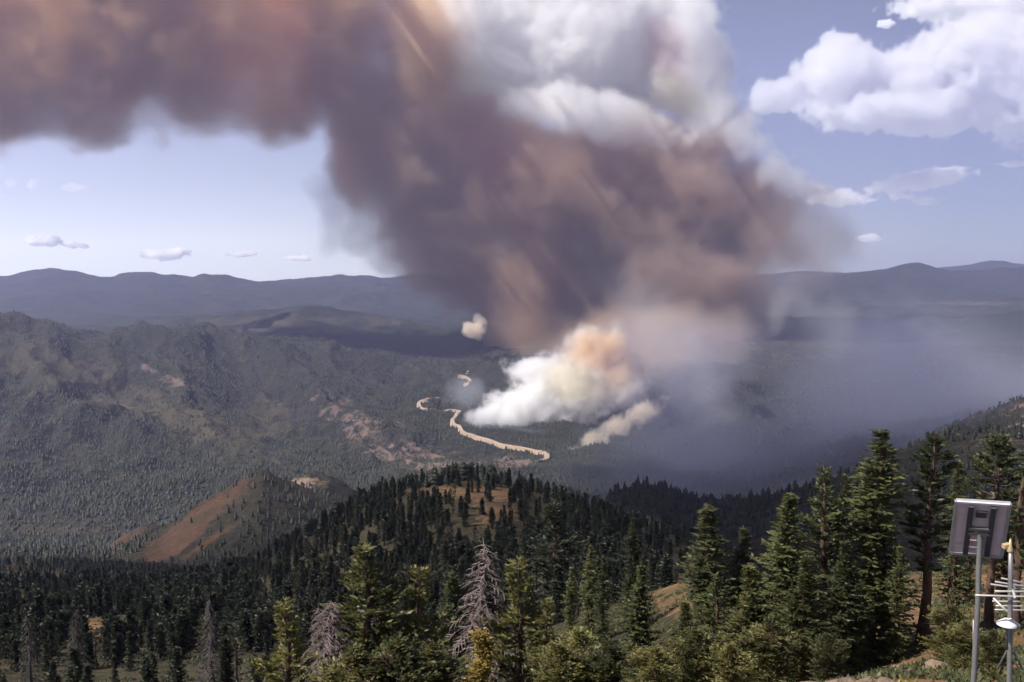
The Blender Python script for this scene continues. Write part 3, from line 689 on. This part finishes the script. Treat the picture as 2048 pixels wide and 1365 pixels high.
T('fir_c', 1570, 982, 60, 'broad cone shaped fir with a sharp tip left of the double topped pine', ws=1.0)
T('fir_b', 1905, 914, 84, 'shorter fir filling the gap between the bare trunked pine and the flat topped pine')
T('fir_b', 1414, 1006, 70, 'slender tipped fir standing alone in front of the blue ridge above the grassy bench', ws=1.35)
T('fir_b', 1482, 1052, 72, 'small pointed fir top between the lone slender fir and the broad cone fir', ws=1.2)
T('fir_a', 1265, 1034, 105, 'narrow dark fir whose top stands out above the centre right woods', ws=1.0)
T('fir_c', 1280, 1128, 68, 'full bodied dark fir in front of the narrow dark fir', ws=.9)
T('pine_f', 1108, 1002, 165, 'largest shaded pine on the dark slope below the knoll shoulder', name='pine_tree', ws=1.2)
T('fir_b', 1180, 1088, 100, 'shaded fir between the large dark pine and the narrow dark fir', ws=1.1)
T('fir_b', 1205, 1112, 92, 'shaded fir just left of the full bodied dark fir')
T('fir_a', 1142, 1135, 88, 'shaded fir third from the left in the centre right group', ws=.9)
T('pine_c', 1040, 1122, 58, 'sunlit yellow green pine with drooping limbs right of the grey dead tree', name='pine_tree', ws=1.05)
T('pine_c', 1092, 1200, 56, 'lower bushy yellow green pine behind the sunlit pine on its right side', name='pine_tree', ws=.8)
T('snag_a', 966, 1078, 59, 'tall pinkish grey dead tree with drooping bare branches', cat='dead tree', group='standing dead trees', name='dead_tree', ws=1.0)
T('snag_b', 662, 1200, 56, 'dead grey tree with tangled bare branches near the lower left', cat='dead tree', group='standing dead trees', name='dead_tree', ws=1.15)
T('snag_a', 636, 1205, 60, 'short dead treetop leaning beside the tangled dead tree', cat='dead tree', group='standing dead trees', name='dead_tree', ws=.6)
T('pine_b', 733, 1092, 60, 'tallest sunlit yellow green pine left of centre', name='pine_tree', ws=1.15)
T('pine_c', 836, 1134, 60, 'sunlit pine just right of the tallest yellow green pine', name='pine_tree', ws=.85)
T('fir_b', 907, 1140, 66, 'darker slim fir immediately left of the tall dead tree')
T('pine_c', 572, 1203, 58, 'bushy pine with a thin top at the left end of the sunlit row', name='pine_tree', ws=.9)
T('fir_d', 1372, 1200, 56, 'bushy green conifer at the foot of the grassy bench', ws=1.1)
T('fir_d', 1500, 1130, 60, 'yellow green conifer filling the space below the small pointed fir', ws=1.2)
T('fir_d', 1610, 1110, 56, 'mottled green conifer below the double topped pine', ws=1.1)
T('fir_c', 1690, 1080, 60, 'dark conifer low against the left side of the tallest fir', ws=1.0)
T('fir_b', 1795, 1090, 62, 'dark conifer low against the right side of the tallest fir', ws=.9)
T('pine_e', 1440, 1150, 62, 'dark trunked pine standing behind the grassy bench bushes', name='pine_tree', ws=1.1)
T('fir_b', 1935, 1010, 92, 'dark fir seen behind the solar panel')
T('fir_d', 2010, 1000, 88, 'green conifer behind the antenna mast')
T('bush_a', 962, 1268, 45, 'small yellow orange young conifer at the foot of the dead tree', cat='sapling', group='young trees', name='young_conifer')
for px_, top_, r_, k__, lab_ in ((52, 1228, 130, 'snag_c', 'grey dead tree nearest the lower left corner'), (150, 1218, 150, 'snag_c', 'grey dead tree left of the bare reddish patch at the lower left'),
                                (418, 1195, 140, 'snag_c', 'thin grey dead tree in the dark woods left of the sunlit row')):
    T(k__, px_, top_, r_, lab_, cat='dead tree', group='standing dead trees', name='dead_tree', ws=.8)
for i_, (px_, top_, r_, lab_) in enumerate([
    (1160, 1262, 50, 'yellow green sapling clump below the centre right firs'), (1215, 1285, 48, 'low green sapling left of the full bodied fir'),
    (1120, 1290, 48, 'low olive sapling right of the bushy pine'), (1400, 1260, 48, 'yellowish sapling at the foot of the slender tipped fir'),
    (1540, 1240, 48, 'green sapling in front of the broad cone fir'), (1905, 1210, 50, 'green sapling right of the bare pine trunk'),
    (1935, 1245, 42, 'shaded sapling beside the solar panel pole'), (790, 1275, 46, 'olive sapling between the two sunlit pines'),
    (860, 1290, 46, 'green sapling below the darker slim fir'), (1660, 1270, 46, 'orange tinged sapling behind the rock ledge'),
    (1990, 1262, 40, 'low sapling beside the white domed instrument'), (1310, 1292, 46, 'low green sapling right of the full bodied fir'),
    (700, 1300, 46, 'green sapling right of the tangled dead tree'), (1465, 1288, 44, 'yellowish sapling in front of the dark trunked pine')]):
    T('bush_b', px_, top_, r_, lab_, cat='sapling', group='young trees', name='young_conifer', ws=1.2)

# ------------------------------------------------------------------ middle-distance trees
def tier_tree(seed, tiers, k, round_=False):
    """small conifer as one mesh: jagged tiers; unit height; last value is the number of verts"""
    r = random.Random(seed); V, Fc = [], []
    for t in range(tiers):
        z0 = 0.10 + 0.78 * t / tiers; z1 = z0 + 1.35 / tiers * (1 - 0.25 * t / tiers); z1 = min(z1, 1.0) if t < tiers - 1 else 1.0
        w = (0.17 * (1 - t / tiers) + 0.045) if not round_ else (0.20 * math.sin(math.pi * (0.25 + 0.62 * t / tiers)))
        b0 = len(V); V.append((r.uniform(-.01, .01), r.uniform(-.01, .01), z1))
        for j in range(k):
            a = 2 * math.pi * (j + r.uniform(-.3, .3)) / k; q = w * r.uniform(.6, 1.25)
            V.append((q * 1.25 * math.cos(a), q * 1.25 * math.sin(a), z0 + r.uniform(-.05, .05)))
        for j in range(k): Fc.append((b0, b0 + 1 + j, b0 + 1 + (j + 1) % k))
    b0 = len(V)
    V += [(-.012, 0, -.05), (.012, 0, -.05), (0, .012, .3)]; Fc.append((b0, b0 + 1, b0 + 2))
    return np.array(V), np.array(Fc)
MID = []
for sd_, st_, w_, bs_ in ((31, 'fir', 2.3, .06), (32, 'fir', 1.9, .1), (33, 'pine', 2.2, .2), (34, 'fir', 2.7, .05), (35, 'flat', 2.3, .3)):
    a_, b_, c_, d_ = make_tree(sd_, H=14, width=w_, base=bs_, style=st_, dens=.55, leaf=.8, gap=.1)
    n_ = len(a_); V_ = a_ + c_; F_ = [tuple(f) for f in b_] + [tuple(i + n_ for i in f) for f in d_]
    mi_ = [0] * len(b_) + [1] * len(d_)
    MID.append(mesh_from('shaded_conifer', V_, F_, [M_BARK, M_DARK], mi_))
def place_mid(x, y, h, me, label, group, name='conifer_tree', ws=1.0):
    z = float(ground_z('near', x, y)[0]) - 0.3
    o = link(name, me, None, (x, y, z)); s = h / 14; ws *= 1.3
    o.scale = (s * ws, s * ws, s); o.rotation_euler = (0, 0, rng.uniform(0, 6.28)); tag(o, label, 'tree', group); return o
crest = [(742, 972, 645, 1), (765, 952, 645, 3), (783, 962, 650, 1), (812, 966, 655, 0), (868, 936, 660, 4), (886, 938, 662, 4), (912, 929, 662, 2), (926, 932, 662, 4),
         (940, 934, 662, 4), (955, 938, 662, 2), (1066, 962, 655, 2), (1080, 966, 655, 4), (1095, 964, 655, 2), (1120, 974, 655, 1), (1140, 972, 655, 2), (1155, 980, 650, 4), (1172, 984, 650, 2), (1195, 990, 650, 4), (1205, 996, 650, 1)]
cl_ = ['dark fir at the left foot of the knoll crest', 'tallest dark fir left of the knoll crest', 'dark fir right of the tallest crest fir', 'lone fir on the left rise of the knoll',
       'leftmost round topped pine on the knoll crest', 'second round topped pine from the left on the knoll crest', 'tallest round topped pine on the knoll crest', 'round topped pine right of the tallest on the knoll crest',
       'last but one round topped pine on the knoll crest', 'rightmost pine of the close row on the knoll crest']
for i_, (px_, top_, r_, v_) in enumerate(crest):
    a_, _ = ray(px_, 960); x_, y_ = r_ * math.sin(a_), r_ * math.cos(a_)
    h_ = max(11, at(px_, top_, r_).z - float(ground_z('near', x_, y_)[0]))
    place_mid(x_, y_, h_, MID[v_], cl_[i_] if i_ < len(cl_) else ['first', 'second', 'third', 'fourth', 'fifth', 'sixth', 'seventh', 'eighth', 'ninth'][i_ - len(cl_)] + ' dark pine from the left on the right shoulder of the knoll', 'trees along the knoll skyline', ws=1.25 if v_ in (2, 4) else 1.0)
cnt = 0; used = []
while cnt < 185:
    az_ = math.radians(rng.uniform(-33, 12)); r_ = 105 * (4.6 ** (rng.random() ** 0.75))
    pxr = CX + F * math.tan(az_)
    if r_ < 150 and pxr > 500 and rng.random() < .7: continue
    x_, y_ = r_ * math.sin(az_), r_ * math.cos(az_)
    z_, c_ = ground_z('near', x_, y_, 'bare')
    if rng.random() < c_[0] * 1.5: continue
    if any((x_ - u) ** 2 + (y_ - v) ** 2 < 12 for u, v in used): continue
    used.append((x_, y_))
    left = pxr < 560
    place_mid(x_, y_, rng.uniform(8, 14) * (0.85 if left else 1.05), MID[int(rng.integers(0, 5))],
              'shaded conifer in the sparse woods at the lower left' if left else 'shaded conifer in the dark woods below the knoll', 'conifers of the shaded lower left woods' if left else 'conifers of the dark woods below the knoll')
    cnt += 1

# ------------------------------------------------------------------ forests too many to count
def forest(name, key, n, az0, az1, r0, r1, hmin, hmax, tiers, k, mat, label, thin=1.0, pw=1.0, cover='bare', seed=1, cl=0.0, protos=None):
    g = np.random.default_rng(seed)
    az = np.radians(g.uniform(az0, az1, n * 2)); r = r0 + (r1 - r0) * g.random(n * 2) ** pw
    x, y = r * np.sin(az), r * np.cos(az)
    z, c = ground_z(key, x, y, cover); _, rk = ground_z(key, x, y, 'rock')
    clump = fbm(x / (r0 * .06), y / (r0 * .06), 3, seed + 5)
    keep = (g.random(n * 2) > np.clip(c * thin + rk * .8, 0, .97)) & (clump > cl - g.random(n * 2) * .5)
    x, y, z = x[keep][:n], y[keep][:n], z[keep][:n]
    N = len(x); h = g.uniform(hmin, hmax, N) * (1 + .25 * fbm(x / 200, y / 200, 2, 4)); ws = g.uniform(.8, 1.45, N); ro = g.uniform(0, 6.28, N)
    protos = protos or [tier_tree(seed * 10 + q, tiers, k, round_=(q == 2)) for q in range(4)]
    Vs, Fs, Ts, off = [], [], [], 0; kind = g.integers(0, 4, N)
    tone = np.clip(g.random(N) ** 1.4 + .35 * fbm(x / (r0 * .1), y / (r0 * .1), 3, seed), 0, 1)
    for q, (PV, PF) in enumerate(protos):
        s = np.where(kind == q)[0]
        if not len(s): continue
        co, si = np.cos(ro[s])[:, None], np.sin(ro[s])[:, None]
        X = (PV[:, 0] * co - PV[:, 1] * si) * (h * ws)[s][:, None] + x[s][:, None]
        Y = (PV[:, 0] * si + PV[:, 1] * co) * (h * ws)[s][:, None] + y[s][:, None]
        Zz = PV[:, 2] * h[s][:, None] + z[s][:, None] - .3
        Vs.append(np.stack([X, Y, Zz], -1).reshape(-1, 3))
        Fs.append((PF[None] + (np.arange(len(s)) * len(PV))[:, None, None] + off).reshape(-1, 3)); off += len(s) * len(PV)
        Ts.append(np.repeat(tone[s], len(PV)))
    me = mesh_from(name, np.concatenate(Vs), np.concatenate(Fs), mat)
    a = me.attributes.new('tone', 'FLOAT', 'POINT'); a.data.foreach_set('value', np.concatenate(Ts).astype(np.float32))
    return tag(link(name, me), label, 'forest', None, 'stuff')
NEARP = []
for sd_, st_, w_, bs_ in ((51, 'fir', 2.6, .05), (52, 'fir', 2.2, .08), (53, 'pine', 2.5, .2), (54, 'fir', 3.0, .04)):
    a_, b_, c_, d_ = make_tree(sd_, H=14, width=w_, base=bs_, style=st_, dens=.42, leaf=1.15, gap=.25)
    a_, b_ = [], []; P_ = [Vector((0, 0, -.5)), Vector((0, 0, 12))]; tube(P_, [.3, .1], 3, a_, b_)
    n_ = len(a_); F_ = [t for f in b_[:3] for t in ((f[0], f[1], f[2]), (f[0], f[2], f[3]))] + [tuple(i + n_ for i in f) for f in d_]
    NEARP.append((np.array(a_ + c_) / 14.0, np.array(F_)))
print('near proto tris', [len(p[1]) for p in NEARP], 'fir_a', len(TREES['fir_a'][1].polygons))
forest('knoll_woods', 'near', 2300, -38, 18, 225, 640, 8, 14, 5, 6, M_FOREST, 'shaded conifers standing close together on the near side of the knoll', thin=1.0, pw=.9, seed=12, cl=-.2, protos=NEARP)
forest('knoll_forest', 'near', 4500, -40, 24, 600, 1550, 7, 14, 5, 6, M_FOREST, 'dense shaded conifer forest covering the knoll and the dark slope', thin=1.0, pw=1.0, seed=2, cl=-.2)
forest('hill_forest', 'mid', 9000, -40, 40, 1100, 2700, 9, 17, 3, 5, M_FOREST, 'dark conifer forest on the wooded hills behind the knoll', thin=1.3, seed=3, cl=-.3)
forest('mound_forest', 'mound', 900, -32, 0, 2350, 2950, 8, 14, 3, 5, M_FOREST, 'scattered conifers on the rocky mounds', thin=1.2, seed=4, cl=-.1)
forest('slope_forest', 'slope', 62000, -36, 13, 2900, 9300, 10, 20, 1, 5, M_FORESTF, 'vast speckled conifer forest on the sunlit mountain slope', thin=1.1, pw=1.35, seed=5, cl=-.25)
forest('ridge_forest', 'ridge', 12000, 1, 36, 2100, 6400, 11, 20, 1, 5, M_FORESTF, 'smoke veiled conifer forest on the shaded valley ridge', thin=.9, seed=6, cl=-.3)
forest('rocky_ridge_forest', 'rocky', 2500, 14, 38, 2000, 3000, 9, 15, 2, 5, M_FORESTF, 'conifers on the grey rocky ridge at the right edge', thin=1.0, seed=7, cl=-.1)

# ------------------------------------------------------------------ brush and grass on the near ground
def brush(name, n, seed, az0, az1, r0, r1, hh, mat, label, thr):
    g = np.random.default_rng(seed)
    az = np.radians(g.uniform(az0, az1, n)); r = r0 + (r1 - r0) * g.random(n) ** .9
    x, y = r * np.sin(az), r * np.cos(az)
    keep = fbm(x / 7, y / 7, 3, seed) > thr
    x, y = x[keep], y[keep]; z = ground_z('near', x, y); N = len(x); K = 10
    a = g.uniform(0, 6.28, (N, K)); el = g.uniform(.2, 1.3, (N, K)); L = hh * g.uniform(.5, 1.3, (N, K))
    d = np.stack([np.cos(a) * np.cos(el), np.sin(a) * np.cos(el), np.sin(el)], -1)
    sd = np.stack([-np.sin(a), np.cos(a), 0 * a], -1) * (L * .2)[..., None]
    o = np.stack([x, y, z - .05], -1)[:, None] + np.stack([g.normal(0, hh * .35, (N, K)), g.normal(0, hh * .35, (N, K)), 0 * a], -1)
    tip = o + d * L[..., None]; mid = o + d * (L * .55)[..., None]
    V = np.stack([o, mid + sd, tip, mid - sd], 2).reshape(-1, 3)
    q = np.arange(N * K)[:, None] * 4
    return tag(link(name, mesh_from(name, V, q + np.array([[0, 1, 2, 3]]), mat)), label, 'brush', None, 'stuff')
brush('brush', 26000, 3, -8, 36, 24, 150, .36, M_BRUSH, 'olive and yellow brush covering the tan soil at the lower right', .05)
brush('dry_grass', 14000, 4, -30, 36, 20, 170, .22, M_YELLOW, 'dry yellow grass tufts between the foreground conifers', .12)
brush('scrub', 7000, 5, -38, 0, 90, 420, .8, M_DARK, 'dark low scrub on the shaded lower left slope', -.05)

# ------------------------------------------------------------------ highway in the canyon
M_ROAD = plain('pale_asphalt', (.36, .28, .22), 0.9, scale=0.02, var=.35)
M_BANK = plain('road_cut_soil', (.34, .25, .18), 0.95, scale=0.01)
def slope_hit(px, py):
    """where the view ray through a pixel first meets the mountain slope"""
    a, t = ray(px, py); r = np.linspace(3200, 9000, 1600)
    z = ground_z('slope', r * math.sin(a), r * math.cos(a))
    i = int(np.argmax(z >= r * t)) if (z >= r * t).any() else int(np.argmin(np.abs(z - r * t)))
    return Vector((r[i] * math.sin(a), r[i] * math.cos(a), 0)), r[i]
def road(name, pix, width, label, group):
    P = [slope_hit(*p)[0] for p in pix]
    Q = []
    for i in range(len(P) - 1):
        p0, p1, p2, p3 = P[max(i - 1, 0)], P[i], P[i + 1], P[min(i + 2, len(P) - 1)]
        for s in range(10):
            t = s / 10
            Q.append(0.5 * ((2 * p1) + (p2 - p0) * t + (2 * p0 - 5 * p1 + 4 * p2 - p3) * t * t + (3 * p1 - p0 - 3 * p2 + p3) * t ** 3))
    Q.append(P[-1])
    zz = ground_z('slope', [q.x for q in Q], [q.y for q in Q]); zz = np.convolve(np.pad(zz, 3, 'edge'), np.ones(7) / 7, 'valid') + 14
    for q, z in zip(Q, zz): q.z = z
    V, Fc, mi = [], [], []
    prof = [(-1.9, -26), (-1, -1), (-1, 0), (-.06, 0), (-.06, 1.2), (.06, 1.2), (.06, 0), (1, 0), (1, -1), (1.9, -26)]
    for i, q in enumerate(Q):
        t = (Q[min(i + 1, len(Q) - 1)] - Q[max(i - 1, 0)]); t.z = 0; t.normalize(); n = Vector((-t.y, t.x, 0))
        for u, w in prof: V.append(tuple(q + n * (u * width / 2) + Vector((0, 0, w))))
    k = len(prof)
    for i in range(len(Q) - 1):
        for j in range(k - 1):
            a = i * k + j; Fc.append((a, a + 1, a + k + 1, a + k)); mi.append(0 if prof[j][1] > -.5 and prof[j + 1][1] > -.5 else 1)
    o = link(name, mesh_from(name, V, Fc, [M_ROAD, M_BANK], mi)); tag(o, label, None, group, 'structure'); return o
road('highway', [(1083, 926), (1094, 914), (1060, 905), (1020, 896), (985, 887), (950, 877), (926, 869), (917, 856), (905, 846), (912, 834), (919, 826), (900, 822), (872, 822), (850, 820), (838, 813), (842, 806), (856, 802), (876, 799)],
     19, 'pale divided highway winding along the canyon floor', None)
road('highway', [(929, 771), (941, 764), (934, 758), (920, 753), (922, 747), (936, 744)], 15, 'pale far bend of the highway seen through thin smoke', None)

# ------------------------------------------------------------------ solar panel on its pole
M_GALV = plain('galvanised_steel', (.26, .25, .23), 0.5, 0.6, scale=14)
M_BACK = plain('panel_backsheet', (.62, .48, .43), 0.6, scale=5, var=.2)
M_CELL = plain('panel_cells', (.01, .015, .04), 0.15, spec=.6)
M_FRAME = plain('panel_frame', (.45, .43, .42), 0.35, 0.5, scale=5)
M_RAIL = plain('dark_rail', (.05, .045, .05), 0.6)
M_WHITE = plain('white_enamel', (.58, .58, .58), 0.4)
M_ALU = plain('aluminium_rod', (.48, .46, .42), 0.35, 0.4)
M_COPPER = plain('brass_fitting', (.5, .36, .2), 0.5, 0.3)
def part(name, V, Fc, mat, parent, smooth=False):
    return link(name, mesh_from(name, V, Fc, mat, smooth=smooth), parent)
def boxV(c, ex, ey, ez, V, Fc):
    """box centred at c with half-vectors ex, ey, ez"""
    b0 = len(V)
    for sx in (-1, 1):
        for sy in (-1, 1):
            for sz in (-1, 1): V.append(tuple(c + ex * sx + ey * sy + ez * sz))
    for f in ((0, 1, 3, 2), (4, 6, 7, 5), (0, 4, 5, 1), (2, 3, 7, 6), (0, 2, 6, 4), (1, 5, 7, 3)): Fc.append(tuple(b0 + i for i in f))
def cyl(P, R, k=10): V, Fc = [], []; tube(P, R, k, V, Fc); return V, Fc
RP = 13.0
k_ = RP / F                                                 # metres per photograph pixel at the panel
foot_a, _ = ray(1953, 1300)
bx, by = RP * math.sin(foot_a), RP * math.cos(foot_a)
gz = float(ground_z('near', bx, by)[0])
sp = link('solar_panel_pole', None, None, (bx, by, gz)); tag(sp, 'solar panel seen from behind on a tall grey pole at the lower right', 'solar panel')
org = Vector((bx, by, gz))
def L(px, py, dr=0.0): return at(px, py, RP + dr) - org
c00, c10, c01, c11 = L(1913, 1002, -.20), L(2020, 1009, -.20), L(1901, 1104, .22), L(2003, 1113, .22)   # top left, top right, bottom left, bottom right
ctr = (c00 + c10 + c01 + c11) / 4
ex = ((c10 - c00) + (c11 - c01)) / 4; ez = ((c00 - c01) + (c10 - c11)) / 4
exn = ex.normalized(); nrm = exn.cross(ez).normalized(); 
if nrm.y < 0: nrm = -nrm                                   # nrm points away from the camera: the lit face
ezn = ez.normalized()
p_top = ctr - nrm * 0.06
pole = [Vector((0, 0, -.5)), Vector((0, 0, 1.5)), L(1956, 1200), L(1958, 1120), L(1960, 1085), L(1958, 1070, -.01), L(1953, 1060, -.01), L(1945, 1054, -.01), L(1938, 1052, 0)]
V, Fc = cyl(pole, [.036, .036, .034, .033, .032, .032, .032, .031, .03], 14); part('pole', V, Fc, M_GALV, sp, True)
V, Fc = cyl([L(1947, 1320, .03) * 1, L(1947, 1240, .03)], [.012, .012], 6); part('conduit', V, Fc, M_GALV, sp, True)
V, Fc = [], []; boxV(ctr + nrm * .012, ex * .97, nrm * .006, ez * .97, V, Fc); ch = part('cell_sheet', V, Fc, M_CELL, sp)
V, Fc = [], []; boxV(ctr - nrm * .004, ex * .97, nrm * .006, ez * .97, V, Fc); part('backsheet', V, Fc, M_BACK, sp)
th = .022
for c_, a_, b_ in ((ctr + ez, ex, ezn * th), (ctr - ez, ex, ezn * th), (ctr + ex, exn * th, ez), (ctr - ex, exn * th, ez)):
    V, Fc = [], []; boxV(c_, a_ * (1.02 if a_ is ex else 1), nrm * (.028 if a_ is ex else .024), b_, V, Fc); part('frame_bar', V, Fc, M_FRAME, sp)
for u_ in (-.42, .42):
    V, Fc = [], []; boxV(ctr + ex * u_ - nrm * .05, exn * .032, nrm * .022, ez * .93, V, Fc); part('rail', V, Fc, M_RAIL, sp)
for w_ in (-.08, .1):
    V, Fc = [], []; boxV(ctr + ez * w_ - nrm * .055, ex * .40, nrm * .018, ezn * .02, V, Fc); part('cross_bar', V, Fc, M_GALV, sp)
for w_ in (-.72, -.45, .45, .72):
    V, Fc = [], []; boxV(ctr + ez * w_ - nrm * .013, ex * .95, nrm * .003, ezn * .008, V, Fc); part('rib', V, Fc, M_BACK, sp)
V, Fc = [], []; boxV(ctr + ez * .62 - nrm * .03, exn * .06, nrm * .02, ezn * .05, V, Fc); part('junction_box', V, Fc, M_RAIL, sp)
V, Fc = [], []; boxV(ctr + ez * 1.0 - nrm * .03 + ezn * .008, ex * 1.0, nrm * .012, ezn * .016, V, Fc); part('lit_top_edge', V, Fc, M_WHITE, sp)  # white strip paints sunlight along the panel's top edge

# ------------------------------------------------------------------ antenna mast
RA = 10.5
fa, _ = ray(2022, 1300); ax_, ay_ = RA * math.sin(fa), RA * math.cos(fa); ag = float(ground_z('near', ax_, ay_)[0])
am = link('antenna_mast', None, None, (ax_, ay_, ag)); tag(am, 'grey mast with a many rod antenna and white dome cropped by the right edge', 'antenna mast')
ao = Vector((ax_, ay_, ag))
def A(px, py, dr=0.0): return at(px, py, RA + dr) - ao
V, Fc = cyl([Vector((0, 0, -.5)), A(2019, 1360), A(2020, 1240), A(2021, 1160), A(2021, 1096)], [.03, .028, .026, .024, .022], 12); part('pole', V, Fc, M_GALV, am, True)
V, Fc = cyl([A(2020, 1104), A(2020, 1100), A(2020, 1092), A(2021, 1078)], [.03, .036, .02, .006], 12); part('mast_head', V, Fc, M_COPPER, am, True)
V, Fc = [], []; boxV(A(2012, 1092), Vector((.03, 0, .008)), Vector((0, .03, 0)), Vector((0, 0, .02)), V, Fc); part('sensor', V, Fc, M_COPPER, am)
for (x0, y0, x1, y1, dr) in ((2002, 1157, 2046, 1166, .5), (1990, 1164, 2052, 1174, .3), (1981, 1169, 2058, 1180, .1), (1990, 1183, 2064, 1184, -.1), (1951, 1191, 2090, 1195, -.3),
                             (1985, 1203, 2040, 1204, .6), (1992, 1212, 2046, 1213, .8), (1990, 1220, 2050, 1221, 1.0)):
    V, Fc = cyl([A(x0, y0, dr), A(x1, y1, dr)], [.011, .011], 8); part('antenna_rod', V, Fc, M_ALU, am, True)
V, Fc = cyl([A(2023, 1161, .55), A(2026, 1180, 0), A(2030, 1196, -.32)], [.014] * 3, 8); part('boom', V, Fc, M_ALU, am, True)
V, Fc = cyl([A(1987, 1197, .1), A(2000, 1210, .05), A(2018, 1226, 0)], [.012] * 3, 8); part('boom', V, Fc, M_ALU, am, True)
V, Fc = [], []
boxV(A(2024, 1182), Vector((.03, 0, 0)), Vector((0, .03, 0)), Vector((0, 0, .03)), V, Fc); part('clamp', V, Fc, M_GALV, am)
# white dome: a shallow hood over a stem
prof_ = [(0.001, .055), (.03, .05), (.055, .03), (.085, .008), (.105, -.012), (.10, -.02), (.04, -.012), (.001, -.012)]
V = [tuple(A(2014, 1247, -.1) + Vector((r * math.cos(a) * 1.0, r * math.sin(a), z))) for r, z in prof_ for a in np.linspace(0, 2 * math.pi, 25)[:-1]]
Fc = [(i * 24 + j, i * 24 + (j + 1) % 24, (i + 1) * 24 + (j + 1) % 24, (i + 1) * 24 + j) for i in range(len(prof_) - 1) for j in range(24)]
part('dome', V, Fc, M_WHITE, am, True)
V, Fc = [], []; boxV(A(2030, 1245, -.1), Vector((.05, 0, -.035)), Vector((0, .015, 0)), Vector((.006, 0, .009)), V, Fc); part('arm', V, Fc, M_WHITE, am)
V, Fc = cyl([A(2014, 1250, -.1), A(2014, 1300, -.1)], [.012, .012], 8); part('stem', V, Fc, M_GALV, am, True)
for s_ in (-1, 1):
    V, Fc = cyl([A(2020, 1290), A(2020 + s_ * 26, 1340)], [.01, .01], 6); part('brace', V, Fc, M_GALV, am, True)

# ------------------------------------------------------------------ rocks at the lower edge
M_ROCK = land_mat('ledge_rock', (.13, .10, .08), (.24, .175, .125), (.3, .2, .14), (.2, .15, .12), 2.5, .5)
def boulder(px, py, r, sx, sy, sz, seed, label):
    p = at(px, py, r); z = float(ground_z('near', p.x, p.y)[0]); V, Fc = [], []
    nu, nv = 18, 10; rr = random.Random(seed)
    planes = [(Vector((rr.uniform(-1, 1), rr.uniform(-1, 1), rr.uniform(-.6, 1))).normalized(), rr.uniform(.45, .85)) for _ in range(22)]
    for i in range(nv + 1):
        for j in range(nu):
            th, ph = math.pi * i / nv, 2 * math.pi * j / nu
            d = Vector((math.sin(th) * math.cos(ph), math.sin(th) * math.sin(ph), math.cos(th)))
            q = min([1.0] + [h / max(d.dot(n), 1e-3) for n, h in planes if d.dot(n) > .2])
            V.append((d.x * q * sx, d.y * q * sy, d.z * q * sz))
    for i in range(nv):
        for j in range(nu): Fc.append((i * nu + j, (i + 1) * nu + j, (i + 1) * nu + (j + 1) % nu, i * nu + (j + 1) % nu))
    tag(link('boulder', mesh_from('boulder', V, Fc, M_ROCK), None, (p.x, p.y, z + sz * .1)), label, 'boulder', 'rocks along the lower edge')
for q_ in [(1690, 1318, 40, 1.5, .9, .55, 1, 'longest flat tan rock of the ledge below the tallest fir'), (1640, 1328, 41, 1.1, .8, .4, 2, 'low tan rock at the left end of the ledge'),
           (1735, 1322, 38, .8, .6, .6, 3, 'blocky tan rock at the right end of the ledge'), (1880, 1318, 44, .9, .7, .45, 4, 'pale rock at the foot of the bare pine trunk'),
           (1785, 1335, 37, .9, .7, .35, 5, 'half buried rock between the ledge and the bare pine')]:
    boulder(*q_)
